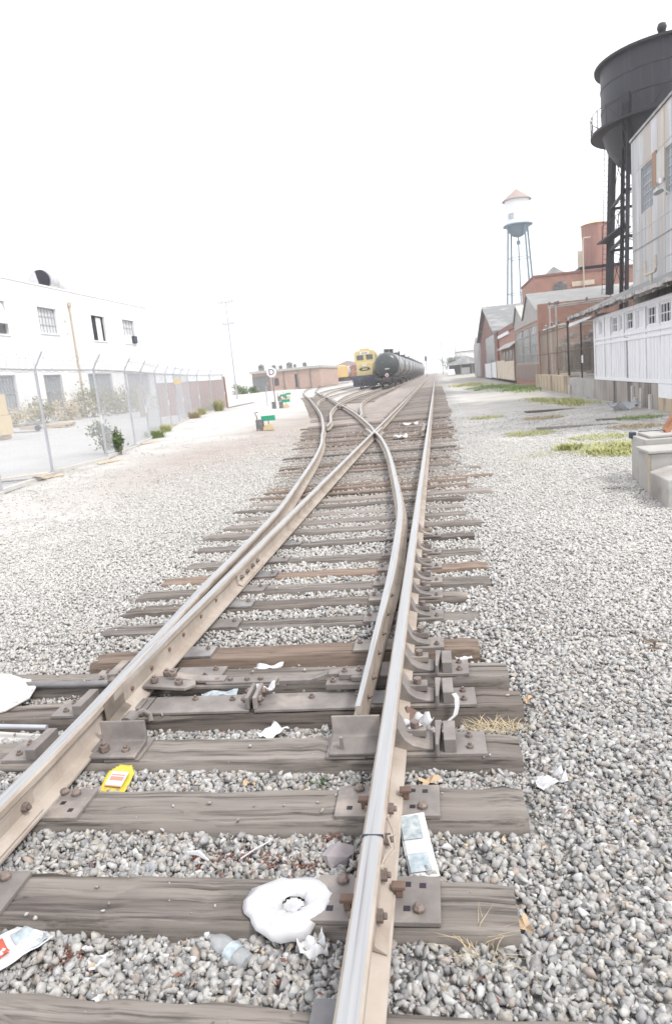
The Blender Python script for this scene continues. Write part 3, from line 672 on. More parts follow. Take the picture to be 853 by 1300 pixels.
# long gauge plate over the switch tie, in two halves bolted at upturned ends
gp1 = plate(4, XL + .13, -1.105, .19, .016, 'plate', bolts=((-.05, .05), (.17, .03)), name='gauge_plate', z=.004)
gp2 = plate(4, -1.075, XR - .075, .19, .016, 'plate', bolts=((-.05, .03), (.2, .04)), name='gauge_plate', z=.004)
for gq, sx in ((gp1, 1), (gp2, -1)):
    L2 = ((-1.105 - XL - .13) / 2 if sx > 0 else (XR - .075 + 1.075) / 2)
    MB().bb(sx * (L2 - .006) - .011, sx * (L2 - .006) + .011, -.09, .09, .0165, .085).build('upturned_end', M['plate'], gq, bevel=.004)
    MB().hexnut((sx * (L2 - .018), -.045, .055), .019, .02, (-sx, 0, 0)).hexnut((sx * (L2 - .018), .05, .055), .019, .02, (-sx, 0, 0)).build('bolt', M['bolt'], gq, bevel=.002)
MB().bb(-.12, .0, -.07, .07, .0165, .022).build('wear_pad', M['plate_dark'], gp2, ((XR - 1.075 + 1.0) * 0 + .36, 0, 0))
# upright angle guards on tie 3
def guard_angle(x0, x1):
    p = loc(3, x0); poly = [(-.1, .0), (.045, .0), (.06, .012), (.064, .03), (.064, .115), (.05, .122), (.046, .115), (.046, .035), (.036, .02), (-.1, .016)]
    o = MB().prism(poly, x1 - x0, (0, 0, 0), 'x').build('angle_guard', M['plate'], ties[3], p + Vector((0, -.005, .02)), bevel=.005, smooth=40)
    return o
ga = guard_angle(XR - .285, XR - .05); MB().bb(.05, .066, -.07, -.052, .016, .075).build('pin', M['plate'], ga, bevel=.002)
plate(3, XR - .3, XR - .12 + .002, .2, .016, name='base_plate', z=.001)
gb = guard_angle(XL + .05, XL + .285); MB().hexnut((.17, -.05, .016), .02, .016).build('bolt', M['bolt'], gb, bevel=.002); MB().hexnut((.06, -.05, .02), .026, .03).build('bolt', M['bolt'], gb, bevel=.002)
plate(3, XL + .122, XL + .3, .2, .016, name='base_plate', z=.001)

# connecting rod between the switch points
t = thing('switch_rod', 'flat bolted steel rod joining the two switch points across the gap', 'switch rod', (-1.07, 3.515, .02))
g = MB(); g.bb(-.5, .12, -.03, .03, .0, .02); g.bb(-.36, .06, -.022, .038, .0205, .034); g.build('flat_bar', M['plate'], t, bevel=.003)
g = MB(); pts = [(.08, 0, .03), (.26, 0, .03), (.36, .0, .062), (.52, .01, .062)]
for a, b in zip(pts, pts[1:]): g.bar(a, b, .06, .024)
g.build('cranked_bar', M['plate'], t, bevel=.003)
for x_ in (-.3, -.22, -.12, -.04): MB().hexnut((x_, .01, .034), .016, .016, stud=False).build('bolt', M['bolt'], t, bevel=.002)
MB().bb(.43, .62, -.075, -.005, .055, .09).build('point_clip', M['plate'], t, bevel=.005)
MB().bb(.36, .56, -.12, -.06, .02, .055).bb(.5, .59, -.1, .03, .0555, .085).build('point_clip', M['plate'], t, bevel=.005)
for x_, y_ in ((.46, -.04), (.54, -.03), (.4, -.09)): MB().hexnut((x_, y_, .088 if x_ > .42 else .055), .017, .016).build('bolt', M['bolt'], t, bevel=.002)
g = MB(); g.prism([(-.72, -.08), (-.45, -.12), (-.4, -.07), (-.42, -.02), (-.6, .05), (-.72, .05)], .02, (0, 0, .035), 'z'); g.build('point_clip', M['plate'], t, bevel=.004)
g = MB(); g.bar((-.55, .02, .065), (-.42, .02, .04), .07, .02); g.bar((-.42, .02, .04), (-.25, .02, .036), .07, .02); g.build('point_clip', M['plate'], t, bevel=.004)
for x_, y_, z_ in ((-.5, -.07, .055), (-.56, .0, .075), (-.66, -.04, .06), (-.62, .05, .06)): MB().hexnut((x_, y_, z_), .024, .026).build('bolt', M['bolt'], t, bevel=.003)
t = thing('throw_rod', 'dark round rod running from beneath the left rail to the white switch machine', 'switch rod', (-1.95, 3.60, .015))
MB().tube([(-1.2, .02, 0), (-.25, 0, 0), (-.1, -.01, .01), (.12, -.02, .02)], .021, 10).build('rod', M['plate_dark'], t, smooth=40)
MB().bb(-.12, .02, -.045, .03, .0, .045).hexnut((-.05, 0, .045), .026, .03).build('clevis', M['bolt'], t, bevel=.004)
t = thing('detector_joint', 'greasy swivel joint with a nut under the tip of the left switch point', 'switch part', (-1.70, 3.06, .03))
MB().cyl((0, -.03, .03), (0, .05, .03), .034, None, 14).build('bushing', M['plate'], t, smooth=40, bevel=.003)
MB().hexnut((0, -.03, .03), .022, .02, (0, -1, 0)).build('nut', M['bolt'], t, bevel=.002)
MB().tube([(0, .05, .03), (.03, .1, .03), (.06, .12, 0), (.07, .1, -.03)], .016, 8).build('hook', M['plate'], t, smooth=40)
tag(MB().bb(-.045, .045, -.1, .1, 0, .03).build('brace_washer', M['rust'], None, (-.24, 3.11, -.03), (R(25), R(35), .3), bevel=.006), 'small curved steel lug under the right rail beside the big braces', 'steel lug')
# white switch machine at the left edge
t = thing('switch_machine', 'white domed switch machine casting with bolted flange at the left edge', 'switch machine', (-2.79, 3.45, .0))
t.scale = (.72, .72, .52)
MB().lathe([(.0, .235), (.12, .225), (.22, .19), (.285, .12), (.305, .05), (.31, .03)], n=28, caps=False).build('dome', M['white_cast'], t, smooth=50)
g = MB(); g.lathe([(.31, .005), (.37, .005), (.375, .03), (.36, .042), (.30, .042)], n=10); g.build('flange', M['white_cast'], t, bevel=.005)
for k in range(10):
    a = 2 * PI * (k + .5) / 10; MB().hexnut((.335 * math.cos(a), .335 * math.sin(a), .042), .022, .022).build('bolt', M['white_cast'], t, bevel=.003)
t = thing('operating_rod', 'thin pale round rod lying just below the white switch machine', 'switch rod', (-2.5, 3.08, .03))
MB().tube([(-.7, .03, .0), (.0, 0, 0), (.33, -.02, .0)], .013, 10).build('rod', M['galv'], t, smooth=40)
tag(MB().bb(-.26, .26, -.075, .075, 0, .012).build('steel_sheet', M['conc_lt'], None, (-2.45, 3.06, -.055), (R(6), R(2), R(-4)), bevel=.002), 'pale flat plate under the thin rod at the left edge', 'plate')

# ------------------------------------------------------------------ litter
def crumple(name, lab, cat, p, rz, w, d, mt, amp=.01, curl=0., n=9, seed=0, tilt=(0, 0), shape=None, parent=None, smooth=None, freq=1., th=.0012):
    rr = random.Random(seed); ph = [rr.uniform(0, 6) for _ in range(6)]
    V = []; ok = []
    for j in range(n + 1):
        for i in range(n + 1):
            u, v = i / n - .5, j / n - .5
            z = amp * (math.sin(u * 7 * freq + ph[0] + 3 * v) + .7 * math.sin(v * 9 * freq + ph[1] + 4 * u) + rr.uniform(-.45, .45)) + curl * (u * u * 4)
            V.append((u * w + rr.uniform(-.06, .06) * w / n, v * d + rr.uniform(-.06, .06) * d / n, z + amp * 1.2))
            ok.append(shape(u, v) if shape else True)
    F = []
    for j in range(n):
        for i in range(n):
            q = (j * (n + 1) + i, j * (n + 1) + i + 1, (j + 1) * (n + 1) + i + 1, (j + 1) * (n + 1) + i)
            if all(ok[k] for k in q): F.append(q)
    g = MB(); g.add(V, F); o = g.build(name, M[mt], parent, p, (tilt[0], tilt[1], rz), smooth=smooth)
    md = o.modifiers.new('Solidify', 'SOLIDIFY'); md.thickness = th
    if lab: tag(o, lab, cat)
    return o
G0 = -.055
# round plastic film with a hole
rr = random.Random(3); g = MB(); n = 30; rings = []
out_ = [1 + .05 * math.sin(3 * 2 * PI * k / n + 1) + rr.uniform(-.07, .05) for k in range(n)]
for q, rad in enumerate((.036, .056, .08, .105, .126, .143)):
    rings.append([])
    for k in range(n):
        a = 2 * PI * (k + .35 * q) / n; r_ = rad * (1 + (out_[k] - 1) * (q / 5.)) * (1 + rr.uniform(-.025, .025))
        x_, yy = r_ * 1.05 * math.cos(a) + .018 * (1 - q / 5.), r_ * math.sin(a) * .9 - .008 * (1 - q / 5.)
        z = .02 * math.sin(PI * (q + .5) / 5.6) + rr.uniform(-.0045, .0045) + .008 - max(0, -yy - .085) * .6
        rings[-1].append((x_, yy, z))
g.loft(rings, caps=False); o = g.build('plastic_film', M['film'], None, (-.60, 1.905, .003), (0, 0, .2), smooth=22)
md = o.modifiers.new('Solidify', 'SOLIDIFY'); md.thickness = .0015; tag(o, 'round white plastic film with a hole in its middle, on a tie', 'plastic film')
crumple('film_window', None, None, (.018, -.008, .006), 0, .1, .09, 'haze_film', .003, 0, 8, 4, parent=o, shape=lambda u, v: u * u + v * v < .2)
crumple('tissue', 'crumpled white tissue just below the round plastic film', 'tissue', (-.50, 1.775, G0 + .015), .4, .085, .075, 'paper', .013, .008, 11, 21, freq=1.5, smooth=80)
# yellow wrapper with red print
o = crumple('wrapper', 'yellow wrapper with red and white print beside the left rail', 'wrapper', (-1.565, 2.645, -.008), -.12, .135, .15, 'yellow', .0022, .004, 12, 5, tilt=(R(20), 0), shape=lambda u, v: abs(u) < .51 - max(0, v - .3) * .9, smooth=60, th=.006)
g = MB(); g.bb(-.043, .043, -.05, .03, .0, .002); g.build('printed_label', M['paper'], o, (0, 0, .0125), bevel=0)
g = MB(); g.bb(-.034, .034, -.018, .002, .0, .001); g.bb(-.034, .034, .008, .014, .0, .001); g.bb(-.042, .042, -.05, -.044, 0, .001); g.build('red_print', M['pinkprint'], o, (0, 0, .0148))
# folded newspaper
t = thing('newspaper', 'folded newspaper strip with grey photos lying against the right rail', 'newspaper', (-.185, 2.22, -.03), R(12))
for q in range(3):
    g = MB(); w_ = .1 - .004 * q; pr = [(-.15 + .004 * q, .05), (-.02, .014), (.02, .008), (.14 + .004 * (q % 2), .0)]
    rings = [[(-w_ / 2 + .002 * q, y_, z_ + .003 * q), (w_ / 2 + .004 * q, y_ + .006, z_ + .003 * q), (w_ / 2 + .004 * q, y_ + .006, z_ + .003 * q + .0016), (-w_ / 2 + .002 * q, y_, z_ + .003 * q + .0016)] for y_, z_ in [(-.14 - .002 * q, -.006), (-.02, .006), (.02, .014), (.14 - .005 * q, .05)]]
    g.loft(rings); g.build('folded_sheet', M['paper'], t)
for (y0, y1, z0, z1) in ((-.118, -.03, .007, .0135), (.03, .125, .0265, .0555)):
    MB().add([(-.044, y0, z0 + .004), (.03, y0, z0 + .004), (.03, y1, z1 + .004), (-.044, y1, z1 + .004)], [(0, 1, 2, 3)]).build('printed_photo', M['greyprint' if y0 > 0 else 'blueprint'], t)
# magazine at the left edge
t = thing('magazine', 'torn glossy magazine with blue and red cover at the bottom left edge', 'magazine', (-1.49, 1.735, G0 + .012), R(-38))
m0 = crumple('cover', None, None, (0, 0, .004), 0, .15, .2, 'paper', .004, .02, 8, 8, parent=t, smooth=60, th=.003)
crumple('blue_picture', None, None, (.01, .045, .0085), 0, .12, .085, 'blueprint', .003, .016, 6, 9, parent=t, smooth=60)
crumple('red_picture', None, None, (-.02, -.05, .011), 0, .08, .06, 'redprint', .003, .01, 6, 10, parent=t, smooth=60)
for (nm, lab, cat, x, y, z, rz, w_, d_, mt, am, sd) in [
    ('paper_scrap', 'small square white paper scrap between the bottom two ties', 'paper scrap', -1.185, 1.71, G0, .5, .062, .05, 'paper', .004, 31),
    ('paper_scrap', 'white paper scrap nearest the bottom edge, left of the plastic bottle', 'paper scrap', -1.13, 1.605, G0, -.35, .04, .055, 'paper', .003, 32),
    ('paper_scrap', 'long thin white paper strip between the square scrap and the clear bottle', 'paper scrap', -.93, 1.735, G0, -.05, .13, .018, 'paper', .004, 33),
    ('paper_scrap', 'torn white paper on the stones in front of the long gauge plate', 'paper scrap', -.94, 3.09, G0 + .01, -.5, .11, .13, 'paper', .01, 34),
    ('paper_scrap', 'white paper wedge lying behind the switch rods against the brown tie', 'paper scrap', -1.15, 3.88, -.035, .15, .17, .06, 'paper', .008, 35),
    ('cloth_rag', 'white crumpled rag on the open stones right of the ties', 'rag', .355, 2.675, G0 - .01, .35, .15, .07, 'film', .016, 36),
    ('cloth_rag', 'bright white rag tucked over the nearest big rail brace', 'rag', -.2, 2.955, .045, .6, .13, .1, 'film', .02, 37),
    ('clear_sheet', 'cloudy clear plastic sheet curled on the stones near the left', 'plastic sheet', -1.21, 2.1, G0 + .005, .3, .1, .085, 'clear', .008, 38),
    ('clear_sheet', 'thin torn clear plastic left of the curled sheet', 'plastic sheet', -1.43, 2.09, G0, -.2, .11, .05, 'clear', .006, 39),
    ('paper_scrap', 'crumpled paper packet caught under the switch rod', 'paper scrap', -1.06, 3.42, .03, .2, .12, .07, 'paper', .014, 40),
    ('paper_scrap', 'blue and white wrapper under the switch rod', 'wrapper', -1.33, 3.44, .0, .05, .2, .06, 'blueprint', .008, 41),
    ('paper_scrap', 'tiny white scrap on the stones at the lower right, near the rusty scrap', 'paper scrap', .18, 1.62, G0 - .02, .4, .04, .025, 'paper', .003, 42),
    ('paper_scrap', 'white scrap by the end of the switch tie on the right', 'paper scrap', .05, 3.95, -.05, .2, .1, .04, 'paper', .006, 43),
    ('paper_scrap', 'white paper on the stones between the rails, among the far ties', 'paper scrap', -1.05, 18.2, -.0, .3, .35, .2, 'paper', .03, 44),
    ('paper_scrap', 'white litter between the rails just past the crossing', 'paper scrap', -1.0, 22.5, .0, .3, .6, .2, 'paper', .03, 45),
    ('paper_pile', 'crumpled plastic litter at the foot of the long concrete wall', 'litter', 5.72, 22.6, -.1, .2, .9, .5, 'clear', .09, 46)]:
    crumple(nm, lab, cat, (x, y, z), rz, w_, d_, mt, am, am, 8, sd, smooth=50, freq=1.4)
# hanging ribbon by the braces
g = MB(); pts = [(0, 0, .12), (.012, -.01, .1), (.006, -.03, .06), (-.01, -.05, .03), (-.05, -.07, .012), (-.09, -.06, .006)]
g.loft([[(p[0] - .012, p[1], p[2]), (p[0] + .012, p[1] + .006, p[2]), (p[0] + .012, p[1] + .006, p[2] + .002), (p[0] - .012, p[1], p[2] + .002)] for p in pts])
tag(g.build('plastic_ribbon', M['film'], None, (-.02, 3.22, -.03), (0, 0, .2), smooth=60), 'twisted white plastic ribbon hanging over the middle rail brace', 'plastic ribbon')
# clear bottle
t = thing('plastic_bottle', 'flattened clear plastic bottle lying between the bottom two ties', 'bottle', (-.77, 1.765, G0 + .022), R(-32))
MB().loft([[(x_, r_ * math.cos(a), r_ * .6 * math.sin(a)) for a in [2 * PI * k / 14 for k in range(14)]] for x_, r_ in ((-.1, .004), (-.1, .012), (-.075, .012), (-.05, .03), (-.02, .032), (.0, .028), (.02, .032), (.06, .031), (.09, .028), (.092, .004))]).build('bottle_body', M['clear'], t, smooth=40)
MB().cyl((-.105, 0, 0), (-.09, 0, 0), .0145, None, 12).build('bottle_cap', M['paper'], t, bevel=.001)
MB().loft([[(x_, .0325 * math.cos(a), .0325 * .62 * math.sin(a)) for a in [2 * PI * k / 14 for k in range(14)]] for x_ in (.005, .045)], caps=False).build('bottle_label', M['blueprint'], t, smooth=40)
tag(MB().tube([(-.045, -.035, 0), (0, 0, .012), (.05, .05, .012)], .003, 6).build('drinking_straw', M['film'], None, (-.80, 2.2, G0 + .025), smooth=40), 'thin white drinking straw on the stones above the plastic film', 'straw')
tag(MB().tube([(-.06, 0, 0), (0, .01, .006), (.06, -.01, .004)], [.006, .012, .004], 6).build('bent_wire', M['film'], None, (-1.02, 2.18, G0 + .02), (0, 0, -.3), smooth=40), 'short bent white tube on the stones behind the second tie', 'plastic tube')
# rock, twigs, leaves, tufts
V, F = rock_shapes(1, 26, 777)[0]
g = MB(); g.add([tuple(p * .055) for p in V], [tuple(f) for f in F]); tag(g.build('loose_rock', M['rock'], None, (-.475, 2.2, -.04), (.2, .1, .5)), 'large purple grey rock left of the right rail joint', 'rock')
def plank(lab, p, rz, l, w_, h, mt='oldwood', cat='wood scrap', name='wood_scrap'):
    tag(tie_mesh(l, w_, h, int(abs(p[0] * 977))).build(name, M[mt], None, p, (0, R(2), rz), smooth=40), lab, cat)
plank('weathered stick of wood on the stones right of the switch ties', (.56, 3.48, -.075), R(-50), .2, .04, .03)
plank('thin grey stick near the right edge of the photo', (1.33, 4.45, -.085), R(-38), .34, .035, .03)
plank('second thin stick lying below the first at the right edge', (1.2, 4.2, -.09), R(-62), .22, .03, .025, 'twig')
plank('half buried plank lying beside the concrete boxes', (2.3, 9.6, -.085), R(4), .9, .22, .05)
plank('short dark board beyond the half buried plank', (2.35, 9.35, -.08), R(-6), .5, .12, .05, 'tie_dark')
plank('dark weathered board on the dirt, in front of the long wall', (3.6, 18.4, -.07), R(6), 2.2, .3, .05, 'tie')
plank('second dark board lying flat near the wall', (4.9, 19.6, -.07), R(-2), 1.3, .25, .05, 'tie')
plank('long pale board in the dirt nearer the wall', (4.3, 25., -.07), R(8), 2.6, .35, .05, 'tie')
tag(MB().bb(-.05, .05, -.02, .02, 0, .012).bb(-.02, .03, -.03, .045, .0125, .03).build('rusty_scrap', M['rust'], None, (.5, 1.7, -.1), (.2, .1, .5), bevel=.006), 'rusty brown metal scrap at the bottom right corner', 'metal scrap')
def leaf(lab, p, s_, rz, sd):
    rr = random.Random(sd); n = 20; P = []
    for k in range(n):
        a = 2 * PI * k / n; r_ = s_ * (.55 + .45 * abs(math.cos(2.5 * a))) ; P.append((r_ * math.cos(a), r_ * math.sin(a) * .8, .012 * math.sin(3 * a) + rr.uniform(0, .006) + .012))
    g = MB(); g.add(P + [(0, 0, .004)], [(k, (k + 1) % n, n) for k in range(n)]); o = g.build('dry_leaf', M['leafdry'], None, p, (0, 0, rz)); tag(o, lab, 'leaf')
leaf('large tan dry leaf on the stones right of the near rail', (-.145, 2.66, -.045), .055, .4, 1)
leaf('small brown leaf at the right end of the tie under the plastic film', (.16, 1.9, -.05), .04, 1.4, 2)
leaf('pale curled leaf between the second and third ties, left of the green sprout', (-.95, 2.66, -.045), .035, 2.4, 3)
leaf('orange brown leaf by the right ends of the bolted ties', (.36, 3.42, -.06), .035, .8, 4)
def tuft(lab, cat, p, n, rad, h, mt, sd, flat=0., wd=.0025, kind=None, name='grass_tuft', sx=1., sy=1., clump=0):
    rr = random.Random(sd); g = MB(); CL = [(rr.gauss(0, .5), rr.gauss(0, .5), rr.uniform(.08, .4), rr.uniform(.4, 1.1)) for _ in range(clump)]
    for _ in range(n):
        a = rr.uniform(0, 2 * PI); r0 = rad * math.sqrt(rr.random()); b = Vector((sx * r0 * math.cos(a), sy * r0 * math.sin(a), 0)); L_ = h * rr.uniform(.5, 1.15)
        if clump: c_ = rr.choice(CL); b = Vector((sx * rad * (c_[0] + rr.gauss(0, c_[2])), sy * rad * (c_[1] + rr.gauss(0, c_[2])), 0)); L_ *= c_[3]
        a2 = rr.uniform(0, 2 * PI); lean = rr.uniform(.15, .9) + flat
        d = Vector((math.cos(a2) * lean, math.sin(a2) * lean, 1)).normalized(); d2 = Vector((math.cos(a2) * (lean + .8), math.sin(a2) * (lean + .8), max(.1, .7 - flat))).normalized()
        sd_ = Vector((-math.sin(a2), math.cos(a2), 0)) * wd * rr.uniform(.7, 1.4)
        m1 = b + d * L_ * .55; tp = m1 + d2 * L_ * .5
        if tp.z < .004: tp.z = .004
        g.add([b - sd_, b + sd_, m1 + sd_ * .8, m1 - sd_ * .8, tp], [(0, 1, 2, 3), (3, 2, 4)])
    o = g.build(name, M[mt], None, p)
    return tag(o, lab, cat, kind=kind)
tuft('tiny green grass sprout in the stones between the second and third ties', 'grass', (-.63, 2.66, -.06), 40, .03, .055, 'leaf_g', 1, wd=.0016)
tuft('dry straw heap lying across the end of the switch tie on the right', 'dry grass', (.17, 3.12, -.05), 160, .1, .09, 'straw', 2, 1.4, .0016, sx=1.4, sy=.5)
tuft('dry grass sprouting at the front right corner of the tie under the plastic film', 'dry grass', (.02, 1.79, -.07), 46, .05, .16, 'straw', 3, .5, .0013)
tuft('thin green grass wisps among the stones at the right', 'grass', (.72, 2.62, -.09), 60, .15, .06, 'grass_g', 4, .6, .0014)
tuft('dry straw wisps in the stones at the right edge, left of the thin green wisps', 'dry grass', (.55, 2.5, -.09), 40, .13, .1, 'straw', 5, 1., .0013)
tuft('yellow green grass patch beside the concrete boxes', 'grass', (2.95, 13.4, -.1), 2600, .62, .26, 'grass', 6, .3, .006, sx=1.3, sy=1.3, clump=7)
tuft('sparse yellow grass left of the thick patch by the concrete boxes', 'grass', (1.85, 13.2, -.1), 420, .6, .12, 'grass', 7, .4, .005, sx=1.7, clump=9)
for (x, y, n_, r_, h_, mt, lab) in [(5.2, 28.5, 1600, .8, .16, 'grass', 'yellow grass strip at the foot of the long wall'), (4.6, 31.5, 1200, .9, .14, 'grass', 'low yellow grass in front of the caged yard'), (5.5, 47, 2600, 1.6, .35, 'grass_g', 'green grass strip below the cream wall'), (4.4, 56, 2600, 2., .3, 'grass_g', 'wide green grass patch further along the wall'), (3.4, 70, 1800, 2.2, .3, 'grass', 'faint grass far along the wall')]:
    tuft(lab, 'grass', (x, y, -.1), n_, r_, h_, mt, int(x * 10), .2, .014, sx=.8, sy=2.2, clump=26)
for k, (x, y, mt) in enumerate([(3.4, 15.5, 'grass'), (4.6, 17.2, 'straw'), (2.2, 17.5, 'grass'), (5.3, 19.4, 'grass_g'), (1.6, 24., 'grass'), (3.2, 22., 'straw')]):
    tuft(['thin yellow grass beyond the thick patch by the boxes', 'dry straw tuft on the bare dirt before the long wall', 'thin grass between the rails and the dirt at right', 'green weeds close to the long wall, behind the dark boards', 'sparse yellow grass near the right ends of the ties', 'dry tuft in the middle of the bare dirt'][k], 'grass', (x, y, -.1), 700, .4, .13, mt, 200 + k, .5, .006, sx=1.6, sy=1.4)
# reddish seed husks: stuff nobody could count
rr = random.Random(9); g = MB()
for _ in range(420):
    cxy = rr.choice([(-.62, 2.14), (-.75, 2.17), (-.52, 2.3), (-1.02, 2.16), (-.9, 2.2), (-1.2, 2.25), (-.45, 2.08), (-.6, 1.68), (-1.3, 1.72)])
    p = Vector((cxy[0] + rr.gauss(0, .035), cxy[1] + rr.gauss(0, .022), G0 + rr.uniform(.0, .022))); d = Vector((rr.gauss(0, 1), rr.gauss(0, 1), rr.gauss(0, .5))).normalized() * .009
    g.tube([p - d, p, p + d], [.001, .0035, .001], 4)
tag(g.build('seed_husks', M['bark']), 'reddish brown seed husks scattered over the near stones', 'husks', kind='stuff')
rr = random.Random(29); g = MB()
for _ in range(700):
    y = 1.35 + 3.2 * rr.random() ** 1.3; x = rr.uniform(-.7 * y, .34 * y + .25) if rr.random() < .6 else rr.gauss(-.7, .5)
    if any(t_[0] < x < t_[1] and t_[2] - .02 < y - (x - t_[5]) * t_[4] < t_[3] + .02 for t_ in TIES): continue
    p = Vector((x, y, gz(x, y) + rr.uniform(.012, .026))); a = rr.uniform(0, 2 * PI); s_ = rr.uniform(.004, .015); u = Vector((math.cos(a), math.sin(a), rr.uniform(-.3, .3))) * s_; v = Vector((-math.sin(a), math.cos(a), rr.uniform(-.4, .4))) * s_ * .5
    g.add([p - u, p - v, p + u, p + v * rr.uniform(.5, 1.3)], [(0, 1, 2, 3)], rr.choice((0, 0, 1, 2, 2)))
tag(g.build('leaf_flakes', [M['leafdry'], M['twig'], M['bark']]), 'brown leaf flakes and bark chips caught between the near stones', 'debris', kind='stuff')
rr = random.Random(19); g = MB()
for _ in range(150):
    y = rr.uniform(1.4, 6.5); x = rr.uniform(-.72 * y, .34 * y + .2); L_ = rr.uniform(.02, .09); a = rr.uniform(0, PI)
    p = Vector((x, y, gz(x, y) + rr.uniform(.012, .03))); d = Vector((math.cos(a), math.sin(a), rr.uniform(-.1, .1))) * L_ * .5
    g.tube([p - d, p + Vector((rr.uniform(-.006, .006), rr.uniform(-.006, .006), .004)), p + d], [.0015, .0022, .0012], 4)
tag(g.build('twig_debris', M['twig']), 'thin dry twigs and stalks strewn over the stones', 'twigs', kind='stuff')

# ------------------------------------------------------------------ concrete boxes, right
t = thing('concrete_box', 'larger concrete vault box with flat lid at the right edge, nearest the grass patch', 'concrete box', (3.28, 10.05, -.14))
MB().bb(-.6, 1.2, -.5, .14, 0, .66).build('box_wall', M['conc'], t, bevel=.012)
MB().bb(-.52, 1.15, -.44, .1, .666, .7).build('lid', M['conc'], t, bevel=.008)
MB().bb(-.5, 1.17, .1005, .16, .665, .705).bb(-.63, -.55, .06, .16, .62, .705).build('lid_edge_iron', M['ink'], t, bevel=.004)
t = thing('concrete_box', 'front concrete box with grey paint blotch and stained side panels', 'concrete box', (3.15, 8.95, -.14))
MB().bb(-.6, 1.3, -.1, .42, 0, .56).build('box_wall', M['conc'], t, bevel=.012)
MB().bb(-.63, 1.33, -.13, .45, .565, .6).build('lid', M['conc'], t, bevel=.006)
MB().bb(-.612, -.6005, -.1, -.02, .0, .55).build('tan_strip', M['conc_tan'], t, bevel=.003)
MB().prism([(-.3, .1), (-.2, .48), (.0, .5), (.14, .42), (.1, .2), (-.1, .05)], -.01, (0, -.102, 0), 'y').build('paint_blotch', M['galv'], t)
t = thing('concrete_block', 'small concrete block standing in front of the concrete boxes with faint dark marks', 'concrete block', (2.8, 8.4, -.14))
MB().prism([(-.3, .0), (.8, .0), (.8, .42), (-.1, .42), (-.3, .36)], .7, (0, -.36, 0), 'y').build('block', M['conc'], t, bevel=.012)
g = MB(); g.bb(-.08, .5, -.363, -.361, .26, .272)
for k in range(3): g.bb(.05 + .07 * k, .062 + .07 * k, -.363, -.361, .1, .17); g.bb(.05 + .07 * k, .095 + .07 * k, -.363, -.361, .128, .14)
g.build('faint_marks', M['ink'], t)
t = thing('steel_channel', 'orange painted steel channel leaning up from the far concrete box lid', 'steel channel', (3.02, 9.88, .57))
g = MB(); a, b = Vector((0, 0, 0.02)), Vector((.7, .15, 1.05))
g.bar(a, b, .1, .014); g.bar(a + Vector((.03, -.055, -.03)), b + Vector((.03, -.055, -.03)), .012, .07); g.bar(a + Vector((.03, .055, -.03)), b + Vector((.03, .055, -.03)), .012, .07)
g.build('channel', M['orange'], t, bevel=.003)
MB().hexnut((.1, 0, .12), .02, .02, (-.7, 0, .7)).build('bolt', M['bolt'], t)
# ------------------------------------------------------------------ builders for walls with openings
def wall_cells(g, u0, u1, z0, z1, holes, P, depth, mi=0):
    """front face of a wall in (u, z) with rectangular openings and their reveals; P(u, z, d) -> point, d = depth into the wall"""
    us = sorted({u0, u1, *[h[0] for h in holes], *[h[1] for h in holes]}); zs = sorted({z0, z1, *[h[2] for h in holes], *[h[3] for h in holes]})
    for i in range(len(us) - 1):
        for j in range(len(zs) - 1):
            a, b, c, d = us[i], us[i + 1], zs[j], zs[j + 1]; m_, n_ = (a + b) / 2, (c + d) / 2
            if any(h[0] < m_ < h[1] and h[2] < n_ < h[3] for h in holes): continue
            g.add([P(a, c, 0), P(b, c, 0), P(b, d, 0), P(a, d, 0)], [(0, 1, 2, 3)], mi)
    for h in holes:
        q = [(h[0], h[2]), (h[1], h[2]), (h[1], h[3]), (h[0], h[3])]
        for k in range(4):
            a, b = q[k], q[(k + 1) % 4]; g.add([P(*a, 0), P(*b, 0), P(*b, depth), P(*a, depth)], [(0, 1, 2, 3)], mi)
